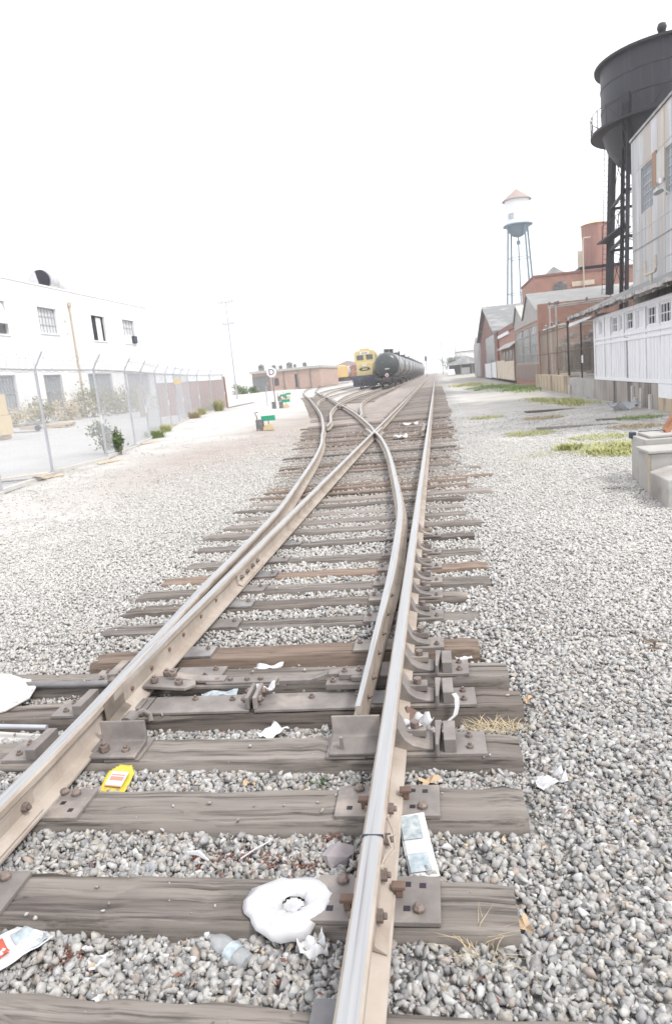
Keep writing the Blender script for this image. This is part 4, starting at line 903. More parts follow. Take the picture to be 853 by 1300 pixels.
def window(par, u0, u1, z0, z1, P, d, frame, pane, nx=1, nz=1, fw=.05, sill=None, bars=0, barmat=None, label=None, off=None):
    """window part with frame bars, a pane sub-part, optional sill and grille"""
    g = MB()
    def pb(a, b, c, e, d0, d1):
        pts = [P(u, z, dd) for dd in (d0, d1) for u, z in ((a, c), (b, c), (b, e), (a, e))]
        g.add(pts, [(0, 1, 2, 3), (7, 6, 5, 4), (0, 4, 5, 1), (1, 5, 6, 2), (2, 6, 7, 3), (3, 7, 4, 0)])
    pb(u0, u1, z0, z0 + fw, d - .05, d); pb(u0, u1, z1 - fw, z1, d - .05, d); pb(u0, u0 + fw, z0 + fw, z1 - fw, d - .05, d); pb(u1 - fw, u1, z0 + fw, z1 - fw, d - .05, d)
    for k in range(1, nx): u = u0 + (u1 - u0) * k / nx; pb(u - fw * .3, u + fw * .3, z0 + fw, z1 - fw, d - .04, d - .005)
    for k in range(1, nz): z = z0 + (z1 - z0) * k / nz; pb(u0 + fw, u1 - fw, z - fw * .3, z + fw * .3, d - .037, d - .008)
    w_ = g.build('window', M[frame], par)
    if label: w_['label'] = label
    g = MB(); g.add([P(u0, z0, d + .004), P(u1, z0, d + .004), P(u1, z1, d + .004), P(u0, z1, d + .004)], [(0, 1, 2, 3)]); g.build('pane', M[pane], w_)
    if sill:
        g = MB(); pts = [P(u, z, dd) for dd in (-.07, d - .052) for u, z in ((u0 - .08, z0 - .09), (u1 + .08, z0 - .09), (u1 + .08, z0 - .002), (u0 - .08, z0 - .002))]
        g.add(pts, [(0, 1, 2, 3), (7, 6, 5, 4), (0, 4, 5, 1), (1, 5, 6, 2), (2, 6, 7, 3), (3, 7, 4, 0)]); g.build('sill', M[sill], w_)
    if bars:
        g = MB()
        for k in range(bars): u = u0 + (u1 - u0) * (k + .5) / bars; g.cyl(P(u, z0, .03), P(u, z1, .03), .014, None, 5)
        for z in (z0 + .25, (z0 + z1) / 2, z1 - .25): g.cyl(P(u0, z, .045), P(u1, z, .045), .012, None, 5)
        g.build('grille', M[barmat or 'galv'], w_)
    return w_

# ------------------------------------------------------------------ right: long concrete wall
t = thing('concrete_wall', 'long stained concrete retaining wall running beside the dirt under the white shed', 'retaining wall', (6.4, 18, 0))
for (y0, y1, top, mt, nm) in [(-1.5, 3.4, .69, 'trim', 'painted_section'), (3.403, 11.6, .68, 'conc_dark', 'stained_section'), (11.603, 17.2, .7, 'conc', 'grey_section'), (17.203, 28.6, .78, 'conc_tan', 'tan_section')]:
    MB().bb(0, .5, y0, y1, -.4, top).build(nm, M[mt], t, bevel=.02)
MB().bb(-.006, .02, -1.5, 3.38, -.15, .28).build('yellow_stain', M['conc_tan'], t)
g = MB()
for y_, h_ in ((4.0, .45), (5.6, .3), (5.9, .66), (4.9, .62)): g.bb(-.09, -.002, y_ - .07, y_ + .07, -.2, h_ - .1)
g.build('pilaster', M['conc_lt'], t, bevel=.01)
tag(MB().tube([(0, 0, -.15), (0, 0, .22), (.02, .06, .3), (.02, .18, .32), (.02, .3, .3)], .045, 8).build('drain_pipe', M['conc_lt'], None, (6.3, 34.6, 0), smooth=40), 'short bent grey pipe standing at the foot of the long wall', 'pipe')

# white shed
t = thing('white_shed', 'white peeling board shed with a band of broken windows on the concrete wall', 'shed', (6.42, 24, .7))
PS = lambda u, z, d: (d, u - 24, z - .7)
wins = [(28.2, 28.75, 2.42, 2.95), (25.95, 26.75, 2.4, 2.97), (25.15, 25.8, 2.4, 2.97), (23.95, 24.85, 2.4, 2.98), (22.72, 23.7, 2.36, 2.98), (21.6, 22.5, 2.4, 2.95), (20.3, 21.35, 2.38, 2.96), (18.6, 19.7, 2.38, 2.96)]
gap = (24.62, 24.86, .78, 2.18)
g = MB(); wall_cells(g, 16, 29.45, .7, 3.14, wins + [gap], PS, .1)
# board seams as real raised battens
rr = random.Random(2); y = 16.2
while y < 29.4:
    if not (24.55 < y < 24.95): g.bb(-.012, .0, y - 24 - .018, y - 24 + .018, .07, 1.36)
    y += rr.choice([.28, .3, .33, .45])
g.build('wall', M['wwood'], t)
g = MB()
for z_, h_ in ((2.1, .1), (2.27, .09), (3.06, .12), (.75, .12)): g.bb(-.03, -.013, -8, 5.46, z_ - .7 - h_ / 2, z_ - .7 + h_ / 2)
for y_ in (29.4, 27.85, 26.9, 25.05, 22.6, 20.05, 18.2): g.bb(-.034, -.0135, y_ - 24 - .07, y_ - 24 + .07, .11, 2.3)
g.build('trim_boards', M['trim'], t, bevel=.004)
for k, (a, b, c, d) in enumerate(wins):
    window(t, a, b, c, d, PS, .09, 'trim', ['glass_grey', 'glass_dark', 'blind', 'dark', 'wwood', 'dark', 'dark', 'dark'][k], [2, 3, 2, 3, 1, 3, 4, 4][k], [2, 2, 2, 2, 1, 2, 2, 2][k], .045, label=['dirty grey window with one dark pane', None, 'pale window with grey panes', None, 'boarded white window', None, 'broken window with black panes', None][k])
for (u0, u1, z0, z1, mt) in [(21.75, 21.95, 2.42, 2.66, 'blind'), (20.55, 20.78, 2.68, 2.9, 'blind'), (24.3, 24.5, 2.45, 2.9, 'glass_grey'), (20.9, 21.05, 2.42, 2.9, 'curtain'), (22.05, 22.3, 2.5, 2.9, 'curtain'), (26.3, 26.5, 2.45, 2.9, 'glass_grey')]:
    MB().bb(.096, .099, u0 - 24, u1 - 24, z0 - .7, z1 - .7).build('broken_pane', M[mt], t)
MB().bb(.02, .045, 24.64 - 24, 24.72 - 24, .1, .9).bar((.02, .8, .1), (.02, .68, 1.45), .03, .02).build('loose_board', M['oldwood'], t)
MB().bb(.099, .11, .5, .95, .05, 1.5).build('gap_backing', M['dark'], t)
MB().bb(.0, 6, 5.45, 5.5, .0, 2.6).build('end_wall', M['wwood'], t)
MB().bb(-.03, .14, 5.455, 5.56, 0, 2.42).build('corner_post', M['trim'], t, bevel=.004)
rf = MB().prism([(-.48, 2.62), (2.0, 3.55), (2.0, 3.63), (-.48, 2.70)], -16.6, (0, 8.6, 0), 'y').build('roof', M['roofgrey'], t)
g = MB()
for k in range(27):
    y_ = 8.4 - k * .6; g.prism([(-.42, 2.52), (1.9, 3.4), (1.9, 3.54), (-.42, 2.635)], .07, (0, y_, 0), 'y')
g.build('rafters', M['roofwood'], t)
g = MB(); rr = random.Random(8); y = -8.
while y < 8.5:
    L_ = rr.uniform(.25, .7); g.box((-.49 + rr.uniform(-.02, .02), y + L_ / 2, 2.67 + rr.uniform(-.03, .02)), (rr.uniform(.02, .08), L_, rr.uniform(.07, .14)), rotz(rr.uniform(-.03, .03))); y += L_ + rr.uniform(0, .04)
g.build('ragged_eave', M['roofwood'], t)
MB().prism([(5.6, 2.38), (9.2, 2.42), (9.2, 2.48), (5.6, 2.52)], .03, (-.3, 0, 0), 'x').build('gutter_board', M['trim'], t)
MB().bar((-.33, 4.6, 2.45), (-.33, 9.0, 2.36), .06, .07).build('gutter_rail', M['trim'], t)
t = thing('vent_pipe', 'cream forked pipe standing up from the shed roof edge', 'pipe', (6.8, 23.3, 3.3))
MB().tube([(0, 0, .1), (0, 0, .72)], .045, 8).build('stem', M['pipe'], t, smooth=40)
MB().tube([(.0, .62, 1.15), (.0, .62, .8), (0, .55, .72), (0, -.4, .72), (0, -.47, .8), (0, -.47, 1.18)], .04, 8).build('fork', M['pipe'], t, smooth=40)

# silver building
t = thing('metal_building', 'tall grey sheet metal building with rust streaks rising behind the white shed', 'building', (8.4, 24, 0))
PB = lambda u, z, d: (d, u - 24, z)
sw = [(28.42, 29.95, 6.95, 8.62), (24.6, 27.0, 6.95, 8.5), (20.5, 23.4, 6.95, 8.5)]
g = MB(); wall_cells(g, 14, 31.25, 0, 9.95, sw, PB, .12)
g.add([(0, 7.25, 0), (12, 7.25, 0), (12, 7.25, 9.95), (0, 7.25, 9.95)], [(0, 1, 2, 3)]); g.build('wall', M['silver'], t)
MB().bb(-.06, 12, -10, 7.31, 9.96, 10.06).build('roof_edge', M['plate_dark'], t)
g = MB()
for z_ in (6.35, 8.72, 4.9): g.bb(-.012, 0, -10, 7.25, z_ - .012, z_ + .012)
for k in range(22): g.bb(-.007, 0, 7.0 - k * .78, 7.0 - k * .78 + .012, 3.5, 9.9)
g.build('sheet_seam', M['silver'], t)
for (a, b, c, d) in sw: window(t, a, b, c, d, PB, .1, 'galv', 'glass_grey', 7, 5, .05, label=None)
MB().bb(-.035, -.013, 27.95 - 24, 28.42 - 24, 7.55, 8.75).build('rusty_patch', M['rust_streak'], t)
MB().bb(-.03, -.013, 27.05 - 24, 27.94 - 24, 7.6, 8.6).build('patch_sheet', M['conc_lt'], t)
MB().bb(-.04, -.0125, 27.0 - 24, 28.5 - 24, 7.5, 7.545).build('patch_rail', M['plate_dark'], t)
MB().bb(-.02, -.0125, 26.0 - 24, 31.2 - 24, 5.7, 5.73).build('conduit', M['plate'], t)
t = thing('wall_lamp', 'gooseneck lamp with grey shade on the metal wall under the windows', 'lamp', (8.4, 25.9, 6.75))
t.scale = (.62, .62, .62)
MB().tube([(0, 0, 0), (-.25, .0, .05), (-.45, .25, .25), (-.5, .7, .55), (-.5, .9, .75)], .035, 8).build('gooseneck', M['lamp'], t, smooth=50)
MB().lathe([(.08, .25), (.1, .12), (.24, .0), (.3, -.06), (.28, -.07)], n=18).build('lamp_shade', M['lamp'], t, (-.5, 1.45, .55), (R(-18), R(-12), 0), smooth=50)
MB().lathe([(.11, -.1), (.12, .12), (.1, .2)], n=14).build('lamp_housing', M['curtain'], t, (-.5, 1.0, .95), smooth=50)

# black water tower
TX, TY = 13.85, 45.
t = thing('water_tower', 'big black riveted water tower looming over the metal building at right', 'water tower', (TX, TY, 0))
Rt, zb, zt = 3.3, 14.25, 17.75
g = MB(); g.lathe([(Rt, zb), (Rt, zt)], n=64, caps=False); g.build('tank_shell', M['black'], t, smooth=40)
MB().lathe([(.0, zb - 2.75), (.9, zb - 2.62), (1.75, zb - 2.2), (2.5, zb - 1.55), (3.0, zb - .8), (3.26, zb - .02)], n=64, caps=False).build('bowl', M['black'], t, smooth=60)
g = MB(); g.lathe([(Rt + .32, zt - .02), (Rt + .34, zt + .1), (Rt - .2, zt + .3), (.25, zt + 1.1), (.0, zt + 1.14)], n=64); g.build('roof_cone', M['black_iron'], t, smooth=30)
g = MB()
for z_ in (zb + 1.3, zb + 2.45): g.lathe([(Rt + .001, z_ - .05), (Rt + .03, z_ - .045), (Rt + .03, z_ + .045), (Rt + .001, z_ + .05)], n=64, caps=False)
g.build('seam_band', M['black'], t, smooth=40)
g = MB(); g.lathe([(Rt - .3, zb - .02), (Rt + .62, zb - .02), (Rt + .62, zb + .1), (Rt + .003, zb + .1)], n=64, caps=False); g.build('balcony', M['black_iron'], t, smooth=30)
g = MB(); n = 28; zr = zb + .1
for k in range(n):
    a, a2 = 2 * PI * k / n, 2 * PI * (k + 1) / n; c0 = Vector(((Rt + .58) * math.cos(a), (Rt + .58) * math.sin(a), zr)); c1 = Vector(((Rt + .58) * math.cos(a2), (Rt + .58) * math.sin(a2), zr))
    g.cyl(c0, c0 + Vector((0, 0, 1)), .024, None, 5); g.cyl(c0 + Vector((0, 0, 1)), c1 + Vector((0, 0, 1)), .024, None, 5)
    if k % 2: g.cyl(c0, c1 + Vector((0, 0, .95)), .012, None, 4)
    else: g.cyl(c0 + Vector((0, 0, .95)), c1, .012, None, 4)
g.build('railing', M['black_iron'], t)
legs = []
for k in range(4):
    a = R(213 - 90 * k) - R(66); 
    a = R(-140) + PI / 2 * k
    top = Vector((Rt * math.cos(a), Rt * math.sin(a), zb + .9)); bot = Vector(((Rt + .75) * math.cos(a), (Rt + .75) * math.sin(a), .2)); legs.append((top, bot))
    g = MB(); tn = Vector((-math.sin(a), math.cos(a), 0)); rd = Vector((math.cos(a), math.sin(a), 0))
    for s_ in (-1, 1): g.bar(bot + tn * .17 * s_, top + tn * .17 * s_, .07, .3, up=rd)
    m_ = int((top - bot).length / .42)
    for i in range(m_):
        p0 = bot + (top - bot) * (i / m_); p1 = bot + (top - bot) * ((i + 1) / m_); s_ = 1 if i % 2 else -1
        for off in (-.15, .15): g.bar(p0 + tn * .1 * s_ + rd * off, p1 - tn * .1 * s_ + rd * off, .05, .02, up=rd)
    if k in (0, 3) or True:
        if k == 3: g.bar(bot, top, .26, .3, up=rd)
    g.build('leg', M['black_iron'], t)
    MB().bar(top + rd * .06 + Vector((0, 0, -.95)), top + rd * .06 + Vector((0, 0, .5)), .5, .1, up=rd).build('gusset', M['black_iron'], t)
g = MB()
for zz in (5.0, 8.1, 10.6):
    ps = [tp + (bt - tp) * ((tp.z - zz) / (tp.z - bt.z)) for tp, bt in legs]
    for k in range(4): MB().bar(ps[k], ps[(k + 1) % 4], .13, .16).build('strut', M['black_iron'], t)
g = MB(); lv = [.3, 5.0, 8.1, 10.6, 14.]
for z0, z1 in zip(lv, lv[1:]):
    f0 = [tp + (bt - tp) * ((tp.z - z0) / (tp.z - bt.z)) for tp, bt in legs]; f1 = [tp + (bt - tp) * ((tp.z - z1) / (tp.z - bt.z)) for tp, bt in legs]
    for k in range(4): g.cyl(f0[k], f1[(k + 1) % 4], .022, None, 5); g.cyl(f0[(k + 1) % 4], f1[k], .022, None, 5)
g.build('brace_rod', M['black_iron'], t)
MB().cyl((0, 0, 0), (0, 0, zb - 2.7), .3, None, 14).build('riser_pipe', M['galv'], t, smooth=40)
tp, bt = legs[3]; g = MB(); rd = Vector((bt.x, bt.y, 0)).normalized(); tn = Vector((-rd.y, rd.x, 0))
for s_ in (-.2, .2): g.cyl(bt + rd * .42 + tn * s_, tp + rd * .42 + tn * s_, .02, None, 5)
for i in range(48): p = bt + (tp - bt) * (i / 48) + rd * .42; g.cyl(p - tn * .2, p + tn * .2, .013, None, 4)
g.build('ladder', M['black_iron'], t)
f = [tp + (bt - tp) * ((tp.z - 8.6) / (tp.z - bt.z)) for tp, bt in legs]
g = MB(); a, b = f[3], f[0]; g.bar(a + Vector((-.5, 0, 0)), b, .7, .08)
for k in range(5):
    p = a + Vector((-.5, 0, 0)) + (b - a - Vector((-.5, 0, 0))) * (k / 4); g.cyl(p, p + Vector((0, 0, 1.)), .022, None, 5)
g.cyl(a + Vector((-.5, 0, 1)), b + Vector((0, 0, 1)), .022, None, 5); g.build('landing', M['black_iron'], t)
g = MB(); g.tube([(0, 0, zt + 1.1), (0, 0, zt + 1.45)], .12, 8); g.lathe([(.0, zt + 1.4), (.2, zt + 1.5), (.27, zt + 1.72), (.2, zt + 1.92), (.0, zt + 2.0)], n=12); g.tube([(-.95, -.4, zt + .85), (-.75, -.3, zt + 1.25), (-.2, -.1, zt + 1.4)], .035, 6)
g.build('roof_vent', M['black_iron'], t, (-.25, -.8, -.35), smooth=50)
MB().bb(.9, 1.15, -1.8, -1.55, zt + .4, zt + .85).build('roof_hatch', M['galv'], t)
g = MB(); g.tube([(-1.4, -1.6, 4.3), (-1.4, -1.6, 6.6), (-1.1, -1.2, 7.3), (-.5, -.6, 7.5), (.2, 0, 7.4)], .1, 8); g.tube([(-1.0, -1.9, 3.5), (-1.0, -1.9, 6.2), (-.7, -1.5, 6.6)], .13, 8); g.build('side_pipes', M['pipe'], t, smooth=50)

# caged transformer yard
t = thing('chain_link_fence', 'tall rusty chain link cage fence in front of the transformers', 'fence', (6.6, 30, .7))
g = MB(); L_ = 15.6; H_ = 2.5; q = .12; n = int((L_ + H_) / q)
for i in range(n):
    for s_ in (1, -1):
        a0 = i * q - H_ if s_ > 0 else i * q; y0, z0 = a0, 0.; y1, z1 = a0 + s_ * H_, H_
        def cl(ya, za, yb, zb2):
            pts = []
            for (p, z) in ((ya, za), (yb, zb2)):
                pts.append((p, z))
            (ya, za), (yb, zb2) = pts
            d = yb - ya
            ts = [0., 1.]
            for lim in (0, L_):
                if (ya - lim) * (yb - lim) < 0: ts.append((lim - ya) / d)
            ts = sorted(ts); res = []
            for u, v in zip(ts, ts[1:]):
                m_ = ya + d * (u + v) / 2
                if 0 <= m_ <= L_: res.append(((ya + d * u, za + (zb2 - za) * u), (ya + d * v, za + (zb2 - za) * v)))
            return res
        for (p, r_) in cl(y0, z0, y1, z1): g.cyl((0, p[0], p[1]), (0, r_[0], r_[1]), .0032, None, 3)
g.build('mesh', M['rail'], t)
for k, y_ in enumerate((0, 3.0, 6.1, 9.2, 12.4, 15.6)):
    MB().cyl((0, y_, -.02), (0, y_, 2.75), .06 if k == 2 else .04, None, 8).build('post', M['black_iron' if k in (1, 2) else 'rust'], t, smooth=40)
g = MB()
for z_ in (2.5, 1.3): g.cyl((0, 0, z_), (0, 15.6, z_), .025, None, 6)
g.build('rail', M['rust'], t)
tag(MB().bb(-.02, 0, -.13, .13, -.17, .17).build('notice', M['sign_white'], None, (6.55, 32.6, 1.55)), 'small blank white notice on the cage fence', 'notice')
tag(MB().bb(6.9, 14, 30.6, 46, .3, .72).build('yard_slab', M['conc'], None), 'raised concrete slab carrying the transformers', 'slab')
for k, (x, y, lab) in enumerate([(7.7, 41.6, 'leftmost grey transformer with cooling fins behind the cage fence'), (8.2, 38.6, 'middle grey transformer behind the cage fence'), (7.9, 35.2, 'rightmost grey transformer, next to the white shed')]):
    t = thing('transformer', lab, 'transformer', (x, y, .73), 0, 'transformers in the caged yard')
    MB().bb(-.55, .55, -.7, .7, .1, 1.75).build('oil_tank', M['plate_dark'], t, bevel=.05)
    g = MB()
    for j in range(9): g.bb(-.72, -.552, -.6 + j * .14, -.56 + j * .14, .25, 1.6)
    for j in range(6): g.bb(-.45 + j * .17, -.41 + j * .17, -.86, -.702, .25, 1.6)
    g.build('cooling_fin', M['underframe'], t)
    for j in range(3):
        MB().lathe([(.06, 0), (.09, .06), (.06, .1), (.09, .16), (.06, .2), (.08, .27), (.03, .32), (.02, .45)], n=10).build('bushing', M['rust'], t, (-.2, -.45 + j * .45, 1.75), smooth=50)
    MB().bb(-.6, -.3, -.3, .3, 1.78, 1.9).cyl((.2, -.6, 2.15), (.2, .6, 2.15), .17, None, 12).build('conservator', M['plate_dark'], t)
t = thing('pipe_rack', 'pale pipe frame with insulators rising above the transformers', 'pipe frame', (7.0, 43.9, .72))
g = MB()
for x_, y_ in ((0, 0), (.35, 0), (2.7, .4)): g.cyl((x_, y_, 0), (x_, y_, 4.15), .05, None, 8)
for z_, y_ in ((4.1, 0), (4.0, .02), (2.9, 0), (2.75, .05)): g.cyl((-.1, y_, z_), (3.2, y_ + .3, z_ + .1), .045, None, 8)
g.cyl((-.5, -.3, 2.7), (.9, .2, 3.0), .05, None, 8); g.build('pipe_frame', M['conc'], t, smooth=40)
for k in range(7):
    MB().lathe([(.04, 0), (.085, .05), (.04, .09), (.085, .14), (.04, .2)], n=8).build('insulator', M['plate_dark'], t, [(0, 0, 4.15), (.5, 0, 4.16), (2.2, .2, 4.2), (-.3, -.2, 2.8), (.1, 0, 2.95), (.5, .05, 3.0), (.35, 0, 4.15)][k], smooth=50)

# sawtooth brick works
t = thing('sawtooth_factory', 'red brick factory with white sawtooth roof beyond the transformers', 'factory', (6.6, 46, 0))
MB().bb(.02, 9, 0, .3, -.2, 5.15).build('front_wall', M['brick'], t)
MB().bb(-.02, .25, -.03, .35, -.2, 4.7).build('corner_pier', M['brick'], t)
MB().bb(.05, .95, -.035, -.003, .72, 3.5).bb(1.0, 1.5, -.03, -.003, .72, 2.9).build('rusty_door', M['rustpanel'], t)
PW = lambda u, z, d: (d, u - 46, z)
fw = [(46.55, 50.4, 1.47, 4.05), (50.55, 54.5, 1.47, 4.05), (54.65, 58.9, 1.47, 4.05)]
g = MB(); wall_cells(g, 46.36, 59.3, -.2, 4.2, fw, PW, .15); g.build('side_wall', M['brick'], t)
MB().bb(-.04, -.004, .4, 13.3, .3, 1.42).build('corrugated_dado', M['rustpanel'], t)
for a in fw: window(t, *a, PW, .06, 'oldwood', 'glass_grey', 5, 4, .08)
MB().bb(.1, .118, 51.7 - 46, 52.1 - 46, 2.2, 2.9).build('broken_pane', M['dark'], t)
saw = [(.0, 4.72), (4.5, 6.15), (7.3, 4.65), (11.2, 5.95), (13.2, 4.6), (13.2, 4.21), (.0, 4.21)]
MB().prism(saw, .05, (-.03, 0, 0), 'x').build('gable_cladding', M['conc'], t)
g = MB()
for (a, b) in ((0, 1), (2, 3)):
    (y0, z0), (y1, z1) = saw[a], saw[b]; g.prism([(y0 + .02, z0 + .01), (y1, z1 + .01), (y1, z1 + .12), (y0 + .02, z0 + .12)], 10, (-.12, 0, 0), 'x')
g.build('roof_slope', M['roofwhite'], t)
g = MB()
for (a, b) in ((1, 2), (3, 4)):
    (y0, z0), (y1, z1) = saw[a], saw[b]; g.prism([(y0 + .02, z0 - .02), (y1, z1 + .0), (y1, z1 + .1), (y0 + .02, z0 + .1)], 10, (-.14, 0, 0), 'x')
g.build('roof_glazing', M['plate_dark'], t)
MB().bb(.02, 9, 13.0, 13.3, -.2, 4.6).build('rear_wall', M['brick'], t)
# tall brick block with rooftop tank
t = thing('brick_block', 'tall red brick building with cream signboard and arched louvre, behind the sawtooth roof', 'building', (8.4, 60, 0))
MB().bb(0, 14, 0, .3, 0, 8.35).bb(0, .3, .302, 8, 0, 8.35).bb(.302, 14, 7.7, 8, 0, 8.35).build('wall', M['brick'], t)
MB().bb(-.06, 14.1, -.06, .36, 8.352, 8.52).bb(-.06, .36, .362, 8.06, 8.352, 8.52).build('parapet', M['brick_dark'], t)
MB().bb(.3, 14, .3, 7.7, 8.1, 8.2).build('roof', M['roofgrey'], t)
arch = [(1.55, 6.4), (2.6, 6.4), (2.6, 7.55)] + [(2.075 + .525 * math.cos(a), 7.55 + .3 * math.sin(a)) for a in [PI * k / 8 for k in range(1, 8)]] + [(1.55, 7.55)]
w_ = MB().prism(arch, -.05, (0, .0, 0), 'y').build('arched_louvre', M['plate_dark'], t)
g = MB()
for k in range(8): g.bb(1.6, 2.55, -.075, -.052, 6.5 + k * .15, 6.56 + k * .15)
g.build('slat', M['plate'], w_)
MB().bb(3.0, 4.75, -.06, -.003, 7.3, 7.68).build('signboard', M['cream'], t)
MB().bb(.15, .65, -.05, -.003, 7.0, 7.12).build('white_patch', M['sign_white'], t)
g = MB()
for u in (1.6, 2.9): g.bb(-.04, -.003, u - .3, u + .3, 5.6, 7.2)
g.build('side_window', M['glass_dark'], t)
g = MB(); g.lathe([(.95, 0), (.95, .25)], n=4); g.build('vent_base', M['plate_dark'], t, (1.85, 1.6, 8.2), (0, 0, PI / 4))
g = MB(); g.lathe([(1.35, 0), (.08, .75), (.0, .78)], n=4); g.build('vent_cap', M['roofgrey'], t, (1.85, 1.6, 8.46), (0, 0, PI / 4))
t = thing('roof_tank', 'rust red cylindrical tank standing on the tall brick building', 'tank', (13.95, 63, 8.2))
MB().lathe([(1.02, .75), (1.1, 4.2)], n=32, caps=False).build('tank_shell', M['redpanel'], t, smooth=40)
MB().lathe([(1.18, 4.18), (.0, 4.6)], n=32).build('tank_lid', M['yellow_wood'], t, smooth=30)
MB().bb(-1.6, 1.6, -1.5, 1.5, .45, .745).build('platform', M['black_iron'], t)
g = MB()
for x_ in (-1.2, 1.2):
    for y_ in (-1.2, 1.2): g.cyl((x_, y_, 0), (x_, y_, .45), .1, None, 6)
g.build('support', M['black_iron'], t)
g = MB(); g.prism([(-1.05, .75), (-.6, .75), (-.6, 2.2), (-1.02, 2.2)], .02, (0, -1.0, 0), 'y'); o = g.build('patched_sheet', M['cream'], t, (-.2, .33, 0), (0, 0, -.35))
t = thing('roof_pipe', 'thin pale pipe with a bent top standing on the tall brick building', 'pipe', (12.3, 59.85, 5.6))
MB().tube([(0, 0, 0), (0, 0, 5.2), (.1, 0, 5.35), (.6, 0, 5.35)], .06, 6).build('pipe', M['pipe'], t)
# walls and low buildings further along
t = thing('low_wall', 'cream and white low panel wall along the far right of the yard', 'wall', (6.45, 61, 0))
MB().bb(0, .2, -1.3, 6.5, .2, 1.85).build('cream_panel', M['cream'], t); MB().bb(0, .2, 6.503, 15, .2, 1.98).build('cream_panel', M['cream'], t)
MB().bb(0, .2, 15.4, 22, .2, 1.9).build('white_panel', M['trim'], t); MB().bb(0, .2, 22.4, 33, .1, 1.85).build('white_panel', M['trim'], t)
g = MB(); g.bb(-.05, .2, 15.003, 15.397, .1, 2.1); g.bb(-.05, .2, 22.003, 22.397, .1, 2.2); g.build('post', M['oldwood'], t)
t = thing('brick_annex', 'low brick annex with dark lean-to between the sawtooth factory and the barn', 'building', (6.9, 60, 0))
MB().bb(0, 1.45, .0, 17, 0, 4.6).build('wall', M['brick'], t)
MB().bb(-.1, 1.49, .0, 17.1, 4.601, 5.1).build('parapet', M['brick_dark'], t)
MB().bb(-.14, -.002, 6, 17.1, 4.3, 4.6).build('white_gutter', M['trim'], t)
MB().bb(-.4, -.003, -.5, 11, .3, 3.2).build('lean_to', M['rustpanel'], t)
MB().prism([(-.75, 2.95), (0, 3.45), (0, 3.53), (-.75, 3.03)], 12, (0, -.7, 0), 'y').build('lean_to_roof', M['roofwhite'], t)
g = MB()
for u in (1., 4, 7): g.bb(-.43, -.402, u, u + 1.1, 1.6, 2.7)
g.build('window', M['glass_dark'], t)
t = thing('barn_building', 'grey roofed gabled building with a tall window, furthest of the brick row', 'building', (6.7, 91, 0))
gb_ = [(-14, .0), (14, .0), (14, 5.1), (0, 8.7), (-14, 5.1)]
MB().prism(gb_, .3, (0, 0, 0), 'x').build('gable_wall', M['brick_dark'], t)
MB().bb(.302, 12, -14, -13.7, 0, 5.0).build('side_wall', M['brick'], t)
MB().prism([(-14.4, 5.0), (0, 8.75), (0, 8.95), (-14.4, 5.2)], 13, (-.5, 0, 0), 'x').prism([(14.4, 5.0), (0, 8.75), (0, 8.95), (14.4, 5.2)], 13, (-.5, 0, 0), 'x').build('roof', M['roofgrey'], t)
MB().bb(-.04, -.003, -11, 2, 1.8, 5.0).build('window', M['glass_grey'], t)
g = MB()
for k in range(9): g.bb(-.08, -.042, -11 + k * 1.6, -10.8 + k * 1.6, 1.8, 5.0)
g.build('mullion', M['oldwood'], t)
MB().prism([(-13.6, 5.05), (0, 8.6), (0, 7.6), (-10.5, 5.05)], -.06, (-.003, 0, 0), 'x').build('dark_gable_panel', M['plate_dark'], t)
tag(MB().prism([(0, 0), (14, 0), (14, 5.0), (7, 6.2), (0, 5.4)], 8, (0, 0, 0), 'x').build('grey_shed', M['silver'], None, (6.5, 106, 0)), 'plain grey shed just past the gabled building', 'shed')
# far white water tower
t = thing('water_tower', 'distant white water tower with a brown cone roof on blue legs', 'water tower', (18.3, 150, 0))
MB().lathe([(2.38, 28.9), (2.38, 33.7)], n=40, caps=False).build('tank_shell', M['tank_white'], t, smooth=40)
MB().lathe([(2.95, 33.6), (2.9, 33.75), (.0, 36.0)], n=40).build('roof_cone', M['roof_red'], t, smooth=30)
MB().lathe([(0, 26.5), (.9, 26.75), (1.7, 27.5), (2.2, 28.4), (2.38, 28.9)], n=40, caps=False).build('bowl', M['tank_blue'], t, smooth=60)
MB().lathe([(2.36, 28.75), (2.95, 28.75), (2.95, 28.98), (2.39, 28.98)], n=40, caps=False).build('balcony', M['tank_blue'], t, smooth=30)
lg = []
for k in range(4):
    a = R(28) + PI / 2 * k; tp = Vector((2.3 * math.cos(a), 2.3 * math.sin(a), 28.9)); bt = Vector((4.2 * math.cos(a), 4.2 * math.sin(a), 0)); lg.append((tp, bt))
    MB().bar(bt, tp, .34, .34).build('leg', M['tank_blue'], t)
g = MB()
for zz in (8, 15.5, 22.5):
    ps = [tp + (bt - tp) * ((tp.z - zz) / (tp.z - bt.z)) for tp, bt in lg]
    for k in range(4): g.cyl(ps[k], ps[(k + 1) % 4], .07, None, 5)
g.cyl((0, 0, 0), (0, 0, 26.6), .14, None, 8); g.lathe([(.35, 25.2), (.4, 25.2), (.4, 25.9), (.0, 25.9)], n=8); g.build('riser_pipe', M['tank_blue'], t)
g = MB()
for k in range(7):
    a = R(218 + k * 4.2); p = Vector((2.40 * math.cos(a), 2.40 * math.sin(a), 30.)); tn = Vector((-math.sin(a), math.cos(a), 0))
    for z_ in ((0, .9) if k % 2 else (.45, .9, 0)): g.bar(p + Vector((0, 0, z_)), p + tn * .13 + Vector((0, 0, z_)), .02, .1)
    g.bar(p + Vector((0, 0, 0)), p + Vector((0, 0, .95)), .06, .02)
g.build('faint_lettering', M['tank_blue'], t)

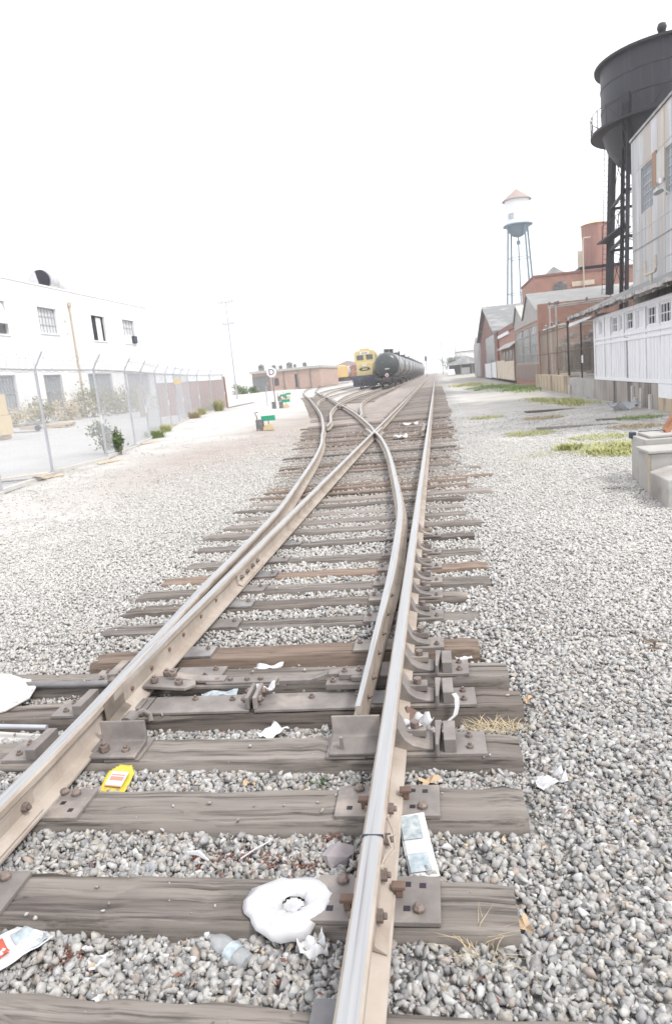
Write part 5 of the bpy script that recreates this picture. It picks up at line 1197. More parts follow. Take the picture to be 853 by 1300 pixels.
# far end of the line
t = thing('open_shed', 'low hip roofed shed at the far end of the tracks', 'shed', (7.6, 180, .4))
MB().lathe([(7.0, 2.0), (.6, 4.0), (.0, 4.05)], n=4).build('roof', M['roofgrey'], t, rot=(0, 0, PI / 4))
g = MB()
for x_ in (-4.3, -1.4, 1.4, 4.3): g.bb(x_ - .12, x_ + .12, -4.4, -4.2, -.4, 2.0)
g.build('post', M['oldwood'], t); MB().bb(-4.2, 4.2, .5, .8, -.4, 2.0).build('rear_wall', M['plate'], t)
MB().bb(-1.2, .8, -2.4, -.6, -.4, 1.2).build('stored_load', M['sign_white'], t)
t = thing('warehouse', 'pale flat roofed warehouse far behind the hip roofed shed', 'building', (14, 230, 0)); MB().bb(-7, 12, 0, 20, 0, 6.6).build('wall', M['whitewall'], t); MB().bb(-7.2, 12.2, -.2, 20.2, 6.601, 6.9).build('roof_edge', M['roofgrey'], t)
def pole(x, y, h, lab, arms=((.0, 2.2),), mt='oldwood', r_=.14, stubs=True):
    t = thing('utility_pole', lab, 'utility pole', (x, y, gl(x) - .1)); MB().cyl((0, 0, 0), (0, 0, h), r_, r_ * .7, 8).build('mast', M[mt], t)
    for dz, w_ in arms:
        c = MB().bb(-w_ / 2, w_ / 2, -.06, .06, h - .5 - dz, h - .38 - dz).build('crossarm', M[mt], t)
        if stubs:
            g = MB()
            for k in (-1, -.55, .55, 1): g.lathe([(.04, 0), (.07, .1), (.03, .2)], (k * w_ * .46, 0, h - .38 - dz), 6)
            g.build('insulator', M['plate'], c)
pole(-22.3, 75, 11.0, 'pale utility pole with two crossarms beyond the chain link fence', ((0, 1.6), (2.3, 1.3)), 'galv', .1)
pole(10.6, 140, 14.5, 'thin utility pole left of the white water tower', ((0, 1.5),), 'galv', .12)
pole(5.9, 205, 9.5, 'thin distant pole above the hip roofed shed', ((0, 1.6),))
pole(2.3, 240, 11., 'distant pole right beside the vanishing tracks', ((0, 2.), (.8, 1.6)))
pole(-6.0, 300, 13., 'most distant pole behind the tank cars', ((0, 2.4),))
t = thing('signal_mast', 'far railway signal mast just right of the tank cars', 'signal', (-2.55, 190, 0)); MB().cyl((0, 0, 0), (0, 0, 5.0), .09, None, 8).build('mast', M['plate'], t); MB().bb(-.3, .3, -.12, .12, 4.3, 5.6).build('signal_head', M['ink'], t)
def tree(x, y, h, w_, lab, mt='tree_far', sd=0, n=900):
    rr = random.Random(sd); t = thing('tree', lab, 'tree', (x, y, gl(x) - .1)); MB().tube([(0, 0, 0), (.1, 0, h * .35), (.0, .1, h * .7)], [.16, .11, .05], 7).build('trunk', M['twig'], t)
    g = MB(); cl = [(rr.gauss(0, w_ * .28), rr.gauss(0, w_ * .28), h * rr.uniform(.32, .95), rr.uniform(.5, 1) * w_ * .24) for _ in range(16)]
    for _ in range(n):
        c = rr.choice(cl); p = Vector((c[0], c[1], c[2])) + Vector((rr.gauss(0, 1), rr.gauss(0, 1), rr.gauss(0, .8))) * c[3] * .7; u = Vector((rr.gauss(0, 1), rr.gauss(0, 1), rr.gauss(0, 1))).normalized(); v = u.orthogonal().normalized(); s_ = w_ * .04 * rr.uniform(.6, 1.3)
        g.add([p - u * s_, p + v * s_ * .6, p + u * s_, p - v * s_ * .6], [(0, 1, 2, 3)])
    g.build('crown', M[mt], t)
tree(4.2, 215, 5.2, 4.5, 'hazy tree at the far end, left of the hip roofed shed', sd=1); tree(6.4, 225, 6.2, 4.5, 'second hazy tree right behind the first at the far end', sd=2)
tag(MB().bb(-.9, .9, -2, 2, 0, .9).bb(-.8, .8, -1, 1.6, .9001, 1.5).build('parked_truck', M['sign_white'], None, (3.6, 172, .0), bevel=.12), 'tiny pale truck parked at the far end beside the tracks', 'truck')
# ------------------------------------------------------------------ left: yard pavement, fence, white building
FP = [(-8.3, 9.5), (-8.75, 12.3), (-9.3, 15.1), (-9.35, 18.0), (-10.05, 21.4), (-10.75, 24.2), (-12.0, 28.4), (-12.75, 31.4), (-13.2, 33.6), (-14.0, 36.6), (-14.7, 39.6), (-15.1, 42.4), (-15.35, 45.6), (-15.55, 49.2)]
g = MB(); V = []; F = []
ys_ = [4, 6] + [p[1] for p in FP] + [53, 60]
def fx_(y): return interp([(4, -7.6), (6, -7.8)] + [(p[1], p[0]) for p in FP] + [(53, -15.7), (60, -16)], y)
nu = 14
for y in ys_:
    for i in range(nu + 1):
        x = fx_(y) - .12 + (-25.2 - fx_(y)) * i / nu; V.append((x, y, gl(x) - .02))
for j in range(len(ys_) - 1):
    for i in range(nu): F.append((j * (nu + 1) + i, j * (nu + 1) + i + 1, (j + 1) * (nu + 1) + i + 1, (j + 1) * (nu + 1) + i))
g.add(V, F); M['pave'] = mat('pale_yard_concrete', (.44, .435, .43), (.38, .375, .37), .5, .9, world=True, c3=(.3, .29, .28), c3s=.35, c3w=(.58, .75), bump=.002, bscale=12)
tag(g.build('yard_pavement', M['pave']), kind='structure')
g = MB()
for a, b in zip(FP, FP[1:]):
    z = (gl(a[0]) + gl(b[0])) / 2 - .02; g.bar((a[0], a[1], z), (b[0], b[1], z - .03), .12, .1)
tag(g.build('kerb', M['conc_lt'], bevel=.01), kind='structure')
# chain link fence with razor wire
t = thing('chain_link_fence', 'long chain link fence with razor wire coil and slanted arms around the paved yard', 'fence', (0, 0, 0))
FH = 2.45; seg = [Vector((p[0], p[1], gl(p[0]) - .02)) for p in FP]
gm = MB(); gr = MB(); coil = MB(); barb = MB()
for i, (a, b) in enumerate(zip(seg, seg[1:])):
    d = b - a; L_ = d.length; q = .072; n = int((L_ + FH) / q)
    for k in range(n):
        for s_ in (1, -1):
            u0 = k * q - FH if s_ > 0 else k * q; z0 = 0.; u1 = u0 + s_ * FH; z1 = FH
            lo, hi = min(u0, u1), max(u0, u1); c0, c1 = max(lo, 0), min(hi, L_)
            if c1 - c0 < .02: continue
            za = (c0 - u0) * s_; zb = (c1 - u0) * s_
            pa = a + d * (c0 / L_) + Vector((0, 0, .03 + za)); pb = a + d * (c1 / L_) + Vector((0, 0, .03 + zb))
            gm.cyl(pa, pb, .0029, None, 3)
    gr.cyl(a + Vector((0, 0, FH)), b + Vector((0, 0, FH)), .02, None, 6)
    nrm = Vector((d.y, -d.x, 0)).normalized() * -1
    for k in range(3): barb.cyl(a + Vector((0, 0, FH + .1 + .11 * k)) - nrm * (.09 + .09 * k), b + Vector((0, 0, FH + .1 + .11 * k)) - nrm * (.09 + .09 * k), .004, None, 4)
    m_ = int(L_ / .026); pts = []
    for k in range(m_ + 1):
        u = k / m_; an = 2 * PI * u * L_ / .34; c = a + d * u + Vector((0, 0, FH + .12)); pts.append(c - nrm * (.1 + .2 * math.cos(an)) + Vector((0, 0, .2 * math.sin(an))))
    coil.tube(pts, .0055, 3)
gm.build('mesh', M['wire'], t); gr.build('top_rail', M['galv'], t); barb.build('barbed_wire', M['wire'], t); coil.build('razor_coil', M['wire'], t)
for i, p in enumerate(seg):
    po = MB().cyl((0, 0, -.1), (0, 0, FH + .03), .034, None, 8).build('post', M['galv'], t, p, smooth=40)
    MB().bar((0, 0, FH + .03), (.28, -.05, FH + .4), .03, .03).build('slanted_arm', M['galv'], po)
    if i % 2 == 1: MB().cyl((0, 0, .95), (0, 0, 1.2), .043, None, 8).build('pale_band', M['paper'], po)
tag(MB().bb(-.17, .17, -.01, .01, -.13, .13).build('fence_sign', M['yellow_wood'], None, (-12.95, 33.4, gl(-13) + 2.05), (0, 0, .35)), 'small yellowish sign wired to the chain link fence', 'sign')
tag(MB().bar((-1.3, -.4, 0), (1.0, .5, .04), .28, .03).bar((-.6, -.6, .04), (.7, .0, .06), .1, .02).build('cardboard', M['cream'], None, (-9.8, 13.6, gl(-9.8) + .02)), 'flattened pale cardboard at the near foot of the chain link fence', 'cardboard')
# reddish sheet fence at the far end of the yard
t = thing('sheet_fence', 'pale red sheet metal fence behind the far chain link', 'fence', (-16.9, 40.2, gl(-17) - .05))
g = MB(); n = 46; dx, dy = 1.15, 9.7
for k in range(n):
    u, v = k / n, (k + 1) / n; g.bar((dx * u, dy * u, 1.02), (dx * v, dy * v, 1.02), .03 if k % 2 else .07, 2.04)
g.build('corrugated_sheet', M['redpanel'], t)
g = MB(); g.bar((0.05, -.06, 1.1), (dx + .05, dy, 1.1), .05, .06); g.bar((-.0, -.06, 2.05), (dx, dy, 2.05), .1, .05); g.build('rail', M['rustpanel'], t)
MB().bb(dx - .1, dx + .1, dy, dy + .2, 0, 2.3).build('end_post', M['redpanel'], t)
tag(MB().bb(-.05, .05, -.5, .5, 0, 2.0).build('shutter_panel', M['silver'], None, (-18.8, 42.0, gl(-18.8))), 'pale upright metal panel left of the red sheet fence', 'panel')

# white two-storey building
t = thing('white_building', 'white painted two storey building with barred lower windows', 'building', (-25, 45, .7))
PWB = lambda u, z, d: (-d, u - 45, z - .7)
up = [(30.6, 33.4, 6.2, 8.15), (36.0, 38.6, 6.2, 8.15), (42.0, 44.25, 6.5, 8.15), (49.0, 51.1, 6.3, 8.15), (54.2, 56.4, 6.3, 8.2)]
lw = [(30.6, 33.2, 1.7, 3.8), (35.9, 38.4, 1.65, 3.8), (41.4, 43.6, 1.65, 3.8), (47.2, 50.9, 1.75, 3.85), (53.6, 58.0, 1.9, 3.85)]
g = MB(); wall_cells(g, 20, 59.4, -.1, 9.5, up + lw, PWB, .28)
g.add([(0, 14.4, -.8), (-22, 14.4, -.8), (-22, 14.4, 8.8), (0, 14.4, 8.8)], [(0, 1, 2, 3)]); g.add([(0, -25, 8.8), (0, 14.4, 8.8), (-22, 14.4, 8.8), (-22, -25, 8.8)], [(0, 1, 2, 3)])
g.build('wall', M['whitewall'], t)
MB().bb(-22, .05, -25, 14.45, 8.802, 8.9).build('parapet_cap', M['whitewall'], t)
labs = [None, 'window with its lower sash open', 'window with a pale closed blind', 'dark open window with a white curtain', 'window with an air conditioner in its lower corner']
for k, w in enumerate(up):
    window(t, *w, PWB, .22, 'galv' if k != 3 else 'ink', ['blind', 'blind', 'blind', 'dark', 'blind'][k], [3, 4, 6, 2, 4][k], [2, 2, 3, 1, 3][k], .06, sill='whitewall', label=labs[k])
MB().bb(-.2, -.15, 36.1 - 45, 38.5 - 45, 5.55, 6.05).build('dark_lower_panes', M['glass_dark'], t)
MB().add([(-.12, 36.1 - 45, 7.4), (-.12, 38.5 - 45, 7.4), (.18, 38.5 - 45, 6.1), (.18, 36.1 - 45, 6.1)], [(0, 1, 2, 3)]).build('hopper_sash', M['blind'], t)
MB().bb(-.2, -.16, 50.0 - 45, 50.75 - 45, 5.65, 7.35).build('curtain', M['curtain'], t)
MB().bb(-.2, .25, 55.5 - 45, 56.1 - 45, 5.62, 6.2).build('air_conditioner', M['ink'], t, bevel=.01)
MB().bb(-.15, .05, 54.3 - 45, 55.45 - 45, 5.6, 6.25).build('white_infill_panel', M['whitewall'], t)
for k, w in enumerate(lw): window(t, *w, PWB, .22, 'galv', 'glass_mid', 2, 2, .06, sill='whitewall', bars=[8, 8, 8, 12, 14][k], barmat='galv')
MB().cyl((.1, .95, 0), (.1, .95, 7.75), .07, None, 8).lathe([(.1, 7.7), (.16, 7.85), (.15, 8.05), (.02, 8.05)], (.1, .95, 0), 8).build('rain_pipe', M['pipe'], t, smooth=40)
g = MB(); rr = random.Random(12)
for _ in range(12): g.box((.004, .3 + rr.uniform(-.25, .35), rr.uniform(5.8, 8.0)), (.006, rr.uniform(.05, .16), rr.uniform(.05, .16)))
g.build('chipped_patches', M['conc_tan'], t)
t = thing('roof_duct', 'big galvanised roof duct with a dark round mouth on the white building', 'duct', (-26.2, 45.7, 9.4))
C_ = [Vector((.1, -.9, .78)), Vector((.0, -.2, .76)), Vector((-.1, .6, .72)), Vector((-.2, 1.3, .64)), Vector((-.3, 1.9, .4)), Vector((-.3, 2.2, -.1)), Vector((-.3, 2.25, -.6))]
MB().tube(C_[:3], [.78, .74, .72], 28).build('mouth_section', M['duct'], t, smooth=50); MB().tube([C_[2], C_[3], C_[4], C_[5], C_[6]], [.62, .6, .75, .85, .85], 24).build('elbow', M['duct'], t, smooth=50)
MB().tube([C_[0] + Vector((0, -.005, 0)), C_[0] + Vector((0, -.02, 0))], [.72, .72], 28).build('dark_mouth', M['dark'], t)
MB().tube([C_[2] - Vector((0, .05, 0)), C_[2] + Vector((0, .03, 0))], [.76, .76], 28).build('flange', M['pipe'], t, smooth=30)
# things in the yard
t = thing('yellow_crate', 'stack of raw yellow plywood crates at the left edge behind the fence', 'crate', (-18.9, 26.6, gl(-18.9) - .02))
MB().bb(-1.1, .6, -.7, .7, .18, 1.0).build('lower_crate', M['yellow_wood'], t, bevel=.01); MB().bb(-1.1, .5, -.72, .68, 1.03, 1.9).build('upper_crate', M['yellow_wood'], t, bevel=.01)
for x_ in (-.9, 0, .4): MB().bb(x_ - .06, x_ + .06, -.7, .7, 0, .178).build('skid', M['pallet'], t)
def pallet(x, y, lab, rz=0):
    t = thing('pallet', lab, 'pallet', (x, y, gl(x) - .015), rz, 'pallets in the paved yard'); g = MB()
    for k in range(7): g.bb(-.6 + k * .18, -.47 + k * .18, -.5, .5, .12, .14)
    for k in range(4): g.bb(-.6 + k * .36, -.47 + k * .36, -.5, .5, 0, .018)
    g.build('deck_boards', M['pallet'], t); g = MB()
    for y_ in (-.48, -.03, .42): g.bb(-.6, .62, y_, y_ + .07, .02, .118)
    g.build('stringer', M['pallet'], t)
for k, (x, y, rz, lab) in enumerate([(-21.5, 34.0, .1, 'flat pallet nearest the flat cart'), (-20.9, 35.6, .0, 'flat pallet furthest right, near the weeds'), (-20.2, 34.2, -.1, 'flat pallet in front, between cart and weeds')]): pallet(x, y, lab, rz)
t = thing('flat_cart', 'low dark flat cart on small wheels behind the fence', 'cart', (-20.6, 31.4, gl(-20.6) - .02), .5)
MB().bb(-1.0, 1.0, -.4, .4, .3, .42).build('deck', M['plate_dark'], t, bevel=.01); MB().bb(-1.05, -.98, -.4, .4, .423, .75).build('handle', M['plate'], t)
for x_ in (-.75, .75):
    for y_ in (-.42, .34): MB().cyl((x_, y_, .14), (x_, y_ + .08, .14), .14, None, 12).build('wheel', M['ink'], t)
def bush(name, lab, cat, p, h, w_, mt, n, sd, sx=1., leaf=.035, stem=True):
    rr = random.Random(sd); t = thing(name, lab, cat, p)
    if stem:
        g = MB()
        for k in range(7):
            a = rr.uniform(0, 2 * PI); q = Vector((sx * w_ * .4 * math.cos(a) * rr.random(), w_ * .4 * math.sin(a), h * rr.uniform(.6, .95))); g.tube([(0, 0, -.05), q * .5 + Vector((0, 0, .1)), q], [.018, .012, .005], 5)
        g.build('stem', M['twig'], t)
    g = MB(); cl = [(sx * rr.gauss(0, w_ * .3), rr.gauss(0, w_ * .3), h * rr.uniform(.15, .95), rr.uniform(.6, 1.2) * w_ * .22) for _ in range(13)]
    for _ in range(n):
        c = rr.choice(cl); p_ = Vector(c[:3]) + Vector((rr.gauss(0, 1) * sx ** .5, rr.gauss(0, 1), rr.gauss(0, .9))) * c[3]
        if p_.z < 0: p_.z = -p_.z * .5
        u = Vector((rr.gauss(0, 1), rr.gauss(0, 1), rr.gauss(0, .8) + .3)).normalized(); v = u.orthogonal().normalized(); s_ = leaf * rr.uniform(.6, 1.4)
        g.add([p_ - u * s_, p_ + v * s_ * .45, p_ + u * s_, p_ - v * s_ * .45], [(0, 1, 2, 3)])
    g.build('foliage', M[mt], t); return t
bush('green_shrub', 'bright green shrub growing at the kerb outside the chain link fence', 'shrub', (-9.4, 19.0, gl(-9.4) - .04), .85, .24, 'leaf_g', 800, 1, leaf=.04)
bush('grey_shrub', 'loose grey green shrub spreading just behind the chain link fence', 'shrub', (-9.85, 18.9, gl(-10.) - .02), .85, .5, 'leaf_d', 650, 2, 1.2, leaf=.05)
for k, (x, y, h, w_, n, mt, lab) in enumerate([(-24.2, 36.5, 1.0, 1.4, 800, 'straw', 'dry yellow weeds at the foot of the white building, leftmost clump'), (-24.2, 39.2, 1.2, 1.3, 800, 'weed', 'dull green weeds against the white building by the second barred window'), (-24.1, 42.2, 1.3, 1.6, 900, 'straw', 'tall straw weeds between the barred windows of the white building'), (-24.0, 45.2, 1.9, 1.9, 1500, 'weed', 'largest weed clump, right of the rain pipe on the white building'), (-24.0, 48.5, 1.7, 1.9, 1300, 'weed', 'grey green weeds under the wide barred window'), (-23.8, 52., 1.5, 2., 1100, 'weed', 'dull weeds near the far end of the white building'), (-23.4, 56.0, 1.4, 2., 900, 'straw', 'dry weeds at the far corner of the white building')]):
    bush('weed_clump', lab, 'weeds', (x, y, gl(x) - .03), h, w_, mt, n, 40 + k, 1., leaf=.085)
for k, (x, y, h, w_, mt, lab) in enumerate([(-10.85, 24.9, .5, .35, 'grass_g', 'green weed tuft outside the fence, left of a yellower one'), (-11.85, 28., .5, .4, 'grass', 'yellow green weed tuft outside the middle of the fence'), (-14.2, 38.2, .6, .5, 'straw', 'pale dry weeds outside the fence further along'), (-15.0, 41.6, .7, .45, 'grass', 'bright yellow green weeds near the far end of the fence'), (-15.3, 46.2, 1.3, .45, 'grass', 'tall yellow green weeds next to the end of the red sheet fence')]):
    tuft(lab, 'weeds', (x, y, gl(x) - .08), 420, w_, h, mt, 70 + k, .2, .01, name='weed_tuft')
# bits of litter along the kerb
for k, (x, y) in enumerate([(-9.0, 17.2), (-9.2, 14.4), (-10.2, 22.6)]):
    plank(['loose board lying along the fence kerb nearest the camera', 'thin board at the fence kerb beside the cardboard', 'broken board on the kerb beyond the green shrub'][k], (x + .15, y, gl(x) - .03), R(80), 1.1, .1, .04, 'pallet')

# switch stands and sign
def stand(x, y, lab, rz=0, s=1., green=True):
    t = thing('switch_stand', lab, 'switch stand', (x, y, gl(x) - .08), rz, 'low switch stands with green targets')
    MB().bb(-.32, -.06, -.15, .15, 0, .46 * s).build('counterweight_box', M['plate_dark'], t, bevel=.02)
    MB().bb(-.05, .34, -.13, .13, .02, .16).bb(.0, .3, -.09, .09, .162, .24).build('stand_base', M['yellow_wood'], t, bevel=.01)
    MB().cyl((.16, 0, .24), (.16, 0, .56), .018, None, 8).build('spindle', M['bolt'], t)
    MB().bb(-.12, .44, -.012, .012, .38, .58).build('green_target', M['green'], t, (0, 0, 0), (0, 0, 0))
    MB().tube([(-.28, 0, .46), (-.3, 0, .62), (-.36, 0, .72), (-.22, 0, .74)], .02, 6).build('hand_lever', M['rust'], t)
stand(-6.75, 26., 'nearest green target switch stand with a yellow base, beside the curving rails')
stand(-10.35, 45.6, 'green switch stand right beside the foot of the D sign', .1)
stand(-13.9, 60.5, 'small green switch stand beyond the D sign', .5); stand(-14.6, 66, 'furthest green switch stand, partly behind the previous one', .5)
t = thing('letter_sign', 'round white sign with a letter D on a thin dark post', 'sign', (-10.8, 45.1, gl(-10.8) - .1), 0)
MB().cyl((0, 0, 0), (-.03, 0, 2.75), .035, None, 8).build('post', M['plate_dark'], t); 
MB().cyl((-.03, -.05, 2.45), (-.03, -.08, 2.45), .33, None, 32).build('sign_disc', M['sign_white'], t)
def text(s_, size, p, rot, mt, parent, name='lettering', ext=.004):
    cu = bpy.data.curves.new(name, 'FONT'); cu.body = s_; cu.size = size; cu.align_x = 'CENTER'; cu.align_y = 'CENTER'; cu.extrude = ext
    o = bpy.data.objects.new(name, cu); COL.objects.link(o); bpy.context.view_layer.update(); me = bpy.data.meshes.new_from_object(o.evaluated_get(bpy.context.evaluated_depsgraph_get()))
    bpy.data.objects.remove(o); me.materials.clear(); me.materials.append(M[mt]); o = bpy.data.objects.new(name, me); COL.objects.link(o); o.parent = parent; o.location = p; o.rotation_euler = rot; return o
text('D', .56, (-.03, -.09, 2.45), (R(90), 0, 0), 'ink', t)
MB().bb(-.25, .0, -.1, .1, 0, .5).build('post_footing', M['plate_dark'], t, bevel=.02)
tag(MB().cyl((0, 0, 0), (0, 0, 1.5), .03, None, 6).build('marker_post', M['galv'], None, (-12.6, 50, gl(-12.6) - .1)), 'short thin pale post left of the D sign', 'post')

# long brick building beyond the yard
t = thing('long_brick_building', 'long low orange brick building with white roof and grey shutters behind the D sign', 'building', (-26.3, 120, .75))
M['brick_or'] = brickmat('orange_brick', (.5, .33, .26), (.43, .27, .21), (.5, .45, .4))
MB().bb(-6.2, 6.2, 0, 22, 0, 3.3).build('wall', M['brick_or'], t); MB().bb(-6.5, 6.4, -.3, 22, 3.301, 3.75).build('roof', M['roofwhite'], t)
MB().bb(-6.21, -3.2, -.06, -.003, 0, 2.8).build('grey_shutter', M['roofgrey'], t)
for x_ in (-3.1, -.4, 2.2, 4.4): MB().bb(x_ - .07, x_ + .07, -.12, -.003, 0, 3.3).build('downpipe', M['plate'], t)
MB().bb(-2.2, -1.4, -.05, -.003, .9, 2.2).build('window', M['glass_dark'], t); MB().bb(1.6, 1.95, -.05, -.003, .3, 2.6).build('door', M['ink'], t)
g = MB()
for x_, y_, s_ in ((-5.2, 3, .9), (-4, 8, .7), (-2.9, 9, .6), (-1.2, 9, 1.0), (-.1, 9, .5), (1.6, 10, .7)): g.bb(x_ - s_ / 2, x_ + s_ / 2, y_, y_ + s_, 3.75, 4.0 + s_ * .75); g.lathe([(s_ * .8, 4. + s_ * .76), (.0, 4.2 + s_)], (x_, y_ + s_ / 2, 0), 6)
g.build('roof_vents', M['plate_dark'], t)
for k, (x, y, s_) in enumerate([(-32.2, 112, 1.), (-30.6, 113, .8), (-34.2, 116, 1.2)]): bush('round_bush', ['small green bush at the left end of the long brick building', 'smaller bush next to it, closer to the shutters', 'pale bush furthest left past the fence end'][k], 'bush', (x, y, .7), 1.2 * s_, 1.3 * s_, 'leaf_g' if k != 2 else 'weed', 500, 90 + k, 1., .14)
# ------------------------------------------------------------------ rolling stock
def bogie(par, y, wb=1.75, r_=.46):
    b = MB()
    for s_ in (-.95, .95): b.bb(s_ - .09, s_ + .09, y - wb / 2 - .35, y + wb / 2 + .35, .34, .62)
    b.bb(-.9, .9, y - .22, y + .22, .4, .65); bo = b.build('bogie', M['underframe'], par, bevel=.03)
    for yy in (y - wb / 2, y + wb / 2):
        w_ = MB()
        for s_ in (-.76, .76): w_.cyl((s_ - .06, yy, r_), (s_ + .06, yy, r_), r_, None, 20)
        w_.cyl((-.76, yy, r_), (.76, yy, r_), .07, None, 8); w_.build('wheelset', M['underframe'], bo)
def tankcar(x, y, z, lab, first=None):
    t = thing('tank_car', lab, 'tank car', (x, y, z), 0, 'row of black tank cars'); L_ = 15.2; r_ = 1.5; zc = 2.6
    prof = [(0, 0), (.5, .04), (.95, .16), (1.25, .34), (1.42, .55), (r_, .85), (r_, L_ - .85), (1.42, L_ - .55), (1.25, L_ - .34), (.95, L_ - .16), (.5, L_ - .04), (0, L_)]
    n = 40; RG = [[(max(q, .01) * math.cos(2 * PI * k / n), yy + .3, zc + max(q, .01) * math.sin(2 * PI * k / n)) for k in range(n)] for q, yy in prof]
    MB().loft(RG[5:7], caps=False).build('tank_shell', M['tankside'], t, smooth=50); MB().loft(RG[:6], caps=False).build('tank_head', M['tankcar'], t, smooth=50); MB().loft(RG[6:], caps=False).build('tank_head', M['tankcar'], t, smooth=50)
    g = MB()
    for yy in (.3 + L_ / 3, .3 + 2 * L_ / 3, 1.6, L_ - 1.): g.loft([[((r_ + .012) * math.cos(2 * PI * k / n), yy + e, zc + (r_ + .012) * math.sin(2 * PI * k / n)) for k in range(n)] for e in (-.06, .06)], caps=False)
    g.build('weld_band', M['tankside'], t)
    MB().lathe([(.5, 4.0), (.5, 4.5), (.55, 4.52), (.55, 4.62), (.1, 4.7)], (0, L_ / 2 + .3, 0), 18).bb(-.3, .3, 2.2, 2.8, 4.05, 4.5).build('dome', M['tankcar'], t, smooth=40)
    g = MB(); g.bb(-.25, .25, -.1, L_ + .7, .82, 1.08); g.bb(-1.35, 1.35, .1, .35, .85, 1.12); g.bb(-1.35, 1.35, L_ + .25, L_ + .5, .85, 1.12); g.bb(-1.4, -1.3, .1, L_ + .5, 1.0, 1.12); g.bb(1.3, 1.4, .1, L_ + .5, 1.0, 1.12)
    g.build('underframe', M['underframe'], t)
    for s_ in (-1, 1):
        MB().cyl((s_ * 1.35, .1, 1.1), (s_ * 1.35, .1, 2.0), .022, None, 5).build('handrail', M['underframe'], t); MB().bar((s_ * .25, .12, 1.75), (s_ * 1.3, .12, 1.1), .05, .05).build('end_brace', M['underframe'], t); MB().cyl((s_ * 1.45, 3, 1.1), (s_ * 1.45, 3, 4.2), .025, None, 5).build('handrail', M['underframe'], t)
        MB().tube([(s_ * 1.2, 7, 3.7), (s_ * 1.2, 7, 4.3), (s_ * 1.2, 9, 4.3), (s_ * 1.2, 9, 3.7)], .03, 5).build('handrail', M['underframe'], t)
    MB().cyl((-1.4, .08, 1.95), (1.4, .08, 1.95), .028, None, 6).build('handrail', M['underframe'], t)
    MB().bb(-.13, .13, -.45, .1, .72, 1.0).bb(-.18, .18, -.62, -.45, .62, 1.05).build('coupler', M['underframe'], t, bevel=.03)
    g = MB()
    for k in range(5): g.bb(-.5 + k * .21, -.36 + k * .21, .36, .46, 2.72, 2.98)
    g.bb(-.2, .3, .3, .4, 2.1, 2.18); g.build('stencil_marks', M['sign_white'], t)
    o = MB().box((0, .05, 1.42), (.36, .012, .36), Matrix.Rotation(R(45), 3, 'Y')).build('hazard_placard', M['sign_white'], t); MB().box((0, .038, 1.42), (.22, .01, .22), Matrix.Rotation(R(45), 3, 'Y')).build('red_diamond', M['redprint'], o)
    MB().bb(-.5, .5, -.2, -.06, .6, 1.2).build('end_platform', M['underframe'], t)
    for yy in (2.0, L_ - 1.3): bogie(t, yy)
    return t
TZ = gl(-5.75) + .185
tc = tankcar(-5.75, 81.5, TZ, 'nearest black tank car with white stencil and red diamond placard, right of the locomotive')
names = ['second tank car, right behind the nearest one', 'third tank car from the camera', 'fourth tank car from the camera', 'fifth tank car from the camera', 'sixth tank car from the camera', 'seventh tank car from the camera', 'eighth tank car, a sliver behind the seventh', 'ninth tank car, far along the row', 'tenth tank car, two from the far end', 'eleventh tank car, one from the far end', 'last tank car, at the far end of the row']
for k in range(11): dup(tc, loc=(-5.75, 81.5 + 17.0 * (k + 1), TZ), label=names[k])
# locomotive
t = thing('locomotive', 'yellow diesel locomotive with dark blue lower front, beside the tank cars', 'locomotive', (-8.7, 85, gl(-8.7) + .185))
MB().prism([(1.1, 1.2), (1.1, 3.0), (1.35, 3.1), (1.35, 4.35), (1.05, 4.62), (-1.05, 4.62), (-1.35, 4.35), (-1.35, 3.1), (-1.1, 3.0), (-1.1, 1.2)], 2.6, (0, 1.6, 0), 'y').build('cab', M['loco_y'], t, bevel=.05)
MB().prism([(-1.0, 1.2), (1.0, 1.2), (1.0, 2.9), (.8, 3.05), (-.8, 3.05), (-1.0, 2.9)], 1.25, (0, .34, 0), 'y').build('nose', M['loco_y'], t, bevel=.06)
MB().prism([(-1.0, 1.2), (1.0, 1.2), (1.0, 4.2), (.7, 4.5), (-.7, 4.5), (-1.0, 4.2)], 13, (0, 4.22, 0), 'y').build('hood', M['loco_y'], t, bevel=.04)
MB().bb(-1.5, 1.5, -.1, 17.6, .95, 1.19).build('deck', M['loco_b'], t)
MB().prism([(-1.5, .2), (1.5, .2), (1.55, .95), (1.5, 1.55), (-1.5, 1.55), (-1.55, .95)], .12, (0, -.23, 0), 'y').build('pilot', M['loco_b'], t, bevel=.02)
for s_ in (-1, 1): MB().bb(*sorted((s_ * .18, s_ * 1.0)), 1.57, 1.598, 3.45, 4.05).build('windshield', M['glass_dark'], t); MB().bb(*sorted((s_ * 1.352, s_ * 1.37)), 2.0, 3.2, 3.4, 4.0).build('side_window', M['glass_dark'], t)
MB().bb(-.55, .55, 1.55, 1.597, 4.15, 4.45).build('number_board', M['sign_white'], t)
g = MB()
for k in range(4): g.bb(-.36 + k * .2, -.24 + k * .2, 1.535, 1.549, 4.22, 4.38)
g.build('number_marks', M['ink'], t)
MB().prism([(-.75, 2.3), (-.5, 2.1), (.5, 2.1), (.75, 2.3), (.5, 2.5), (-.5, 2.5)], -.02, (0, .337, 0), 'y').build('nose_emblem', M['ink'], t); MB().bb(-.32, .32, .3, .315, 2.22, 2.38).build('emblem_marks', M['loco_y'], t)
for s_ in (-.14, .14): MB().cyl((s_, .34, 2.78), (s_, .26, 2.78), .1, None, 14).build('headlight', M['sign_white'], t)
MB().bb(-.6, .6, 1.7, 2.6, 4.62, 4.85).build('roof_housing', M['loco_y'], t, bevel=.03)
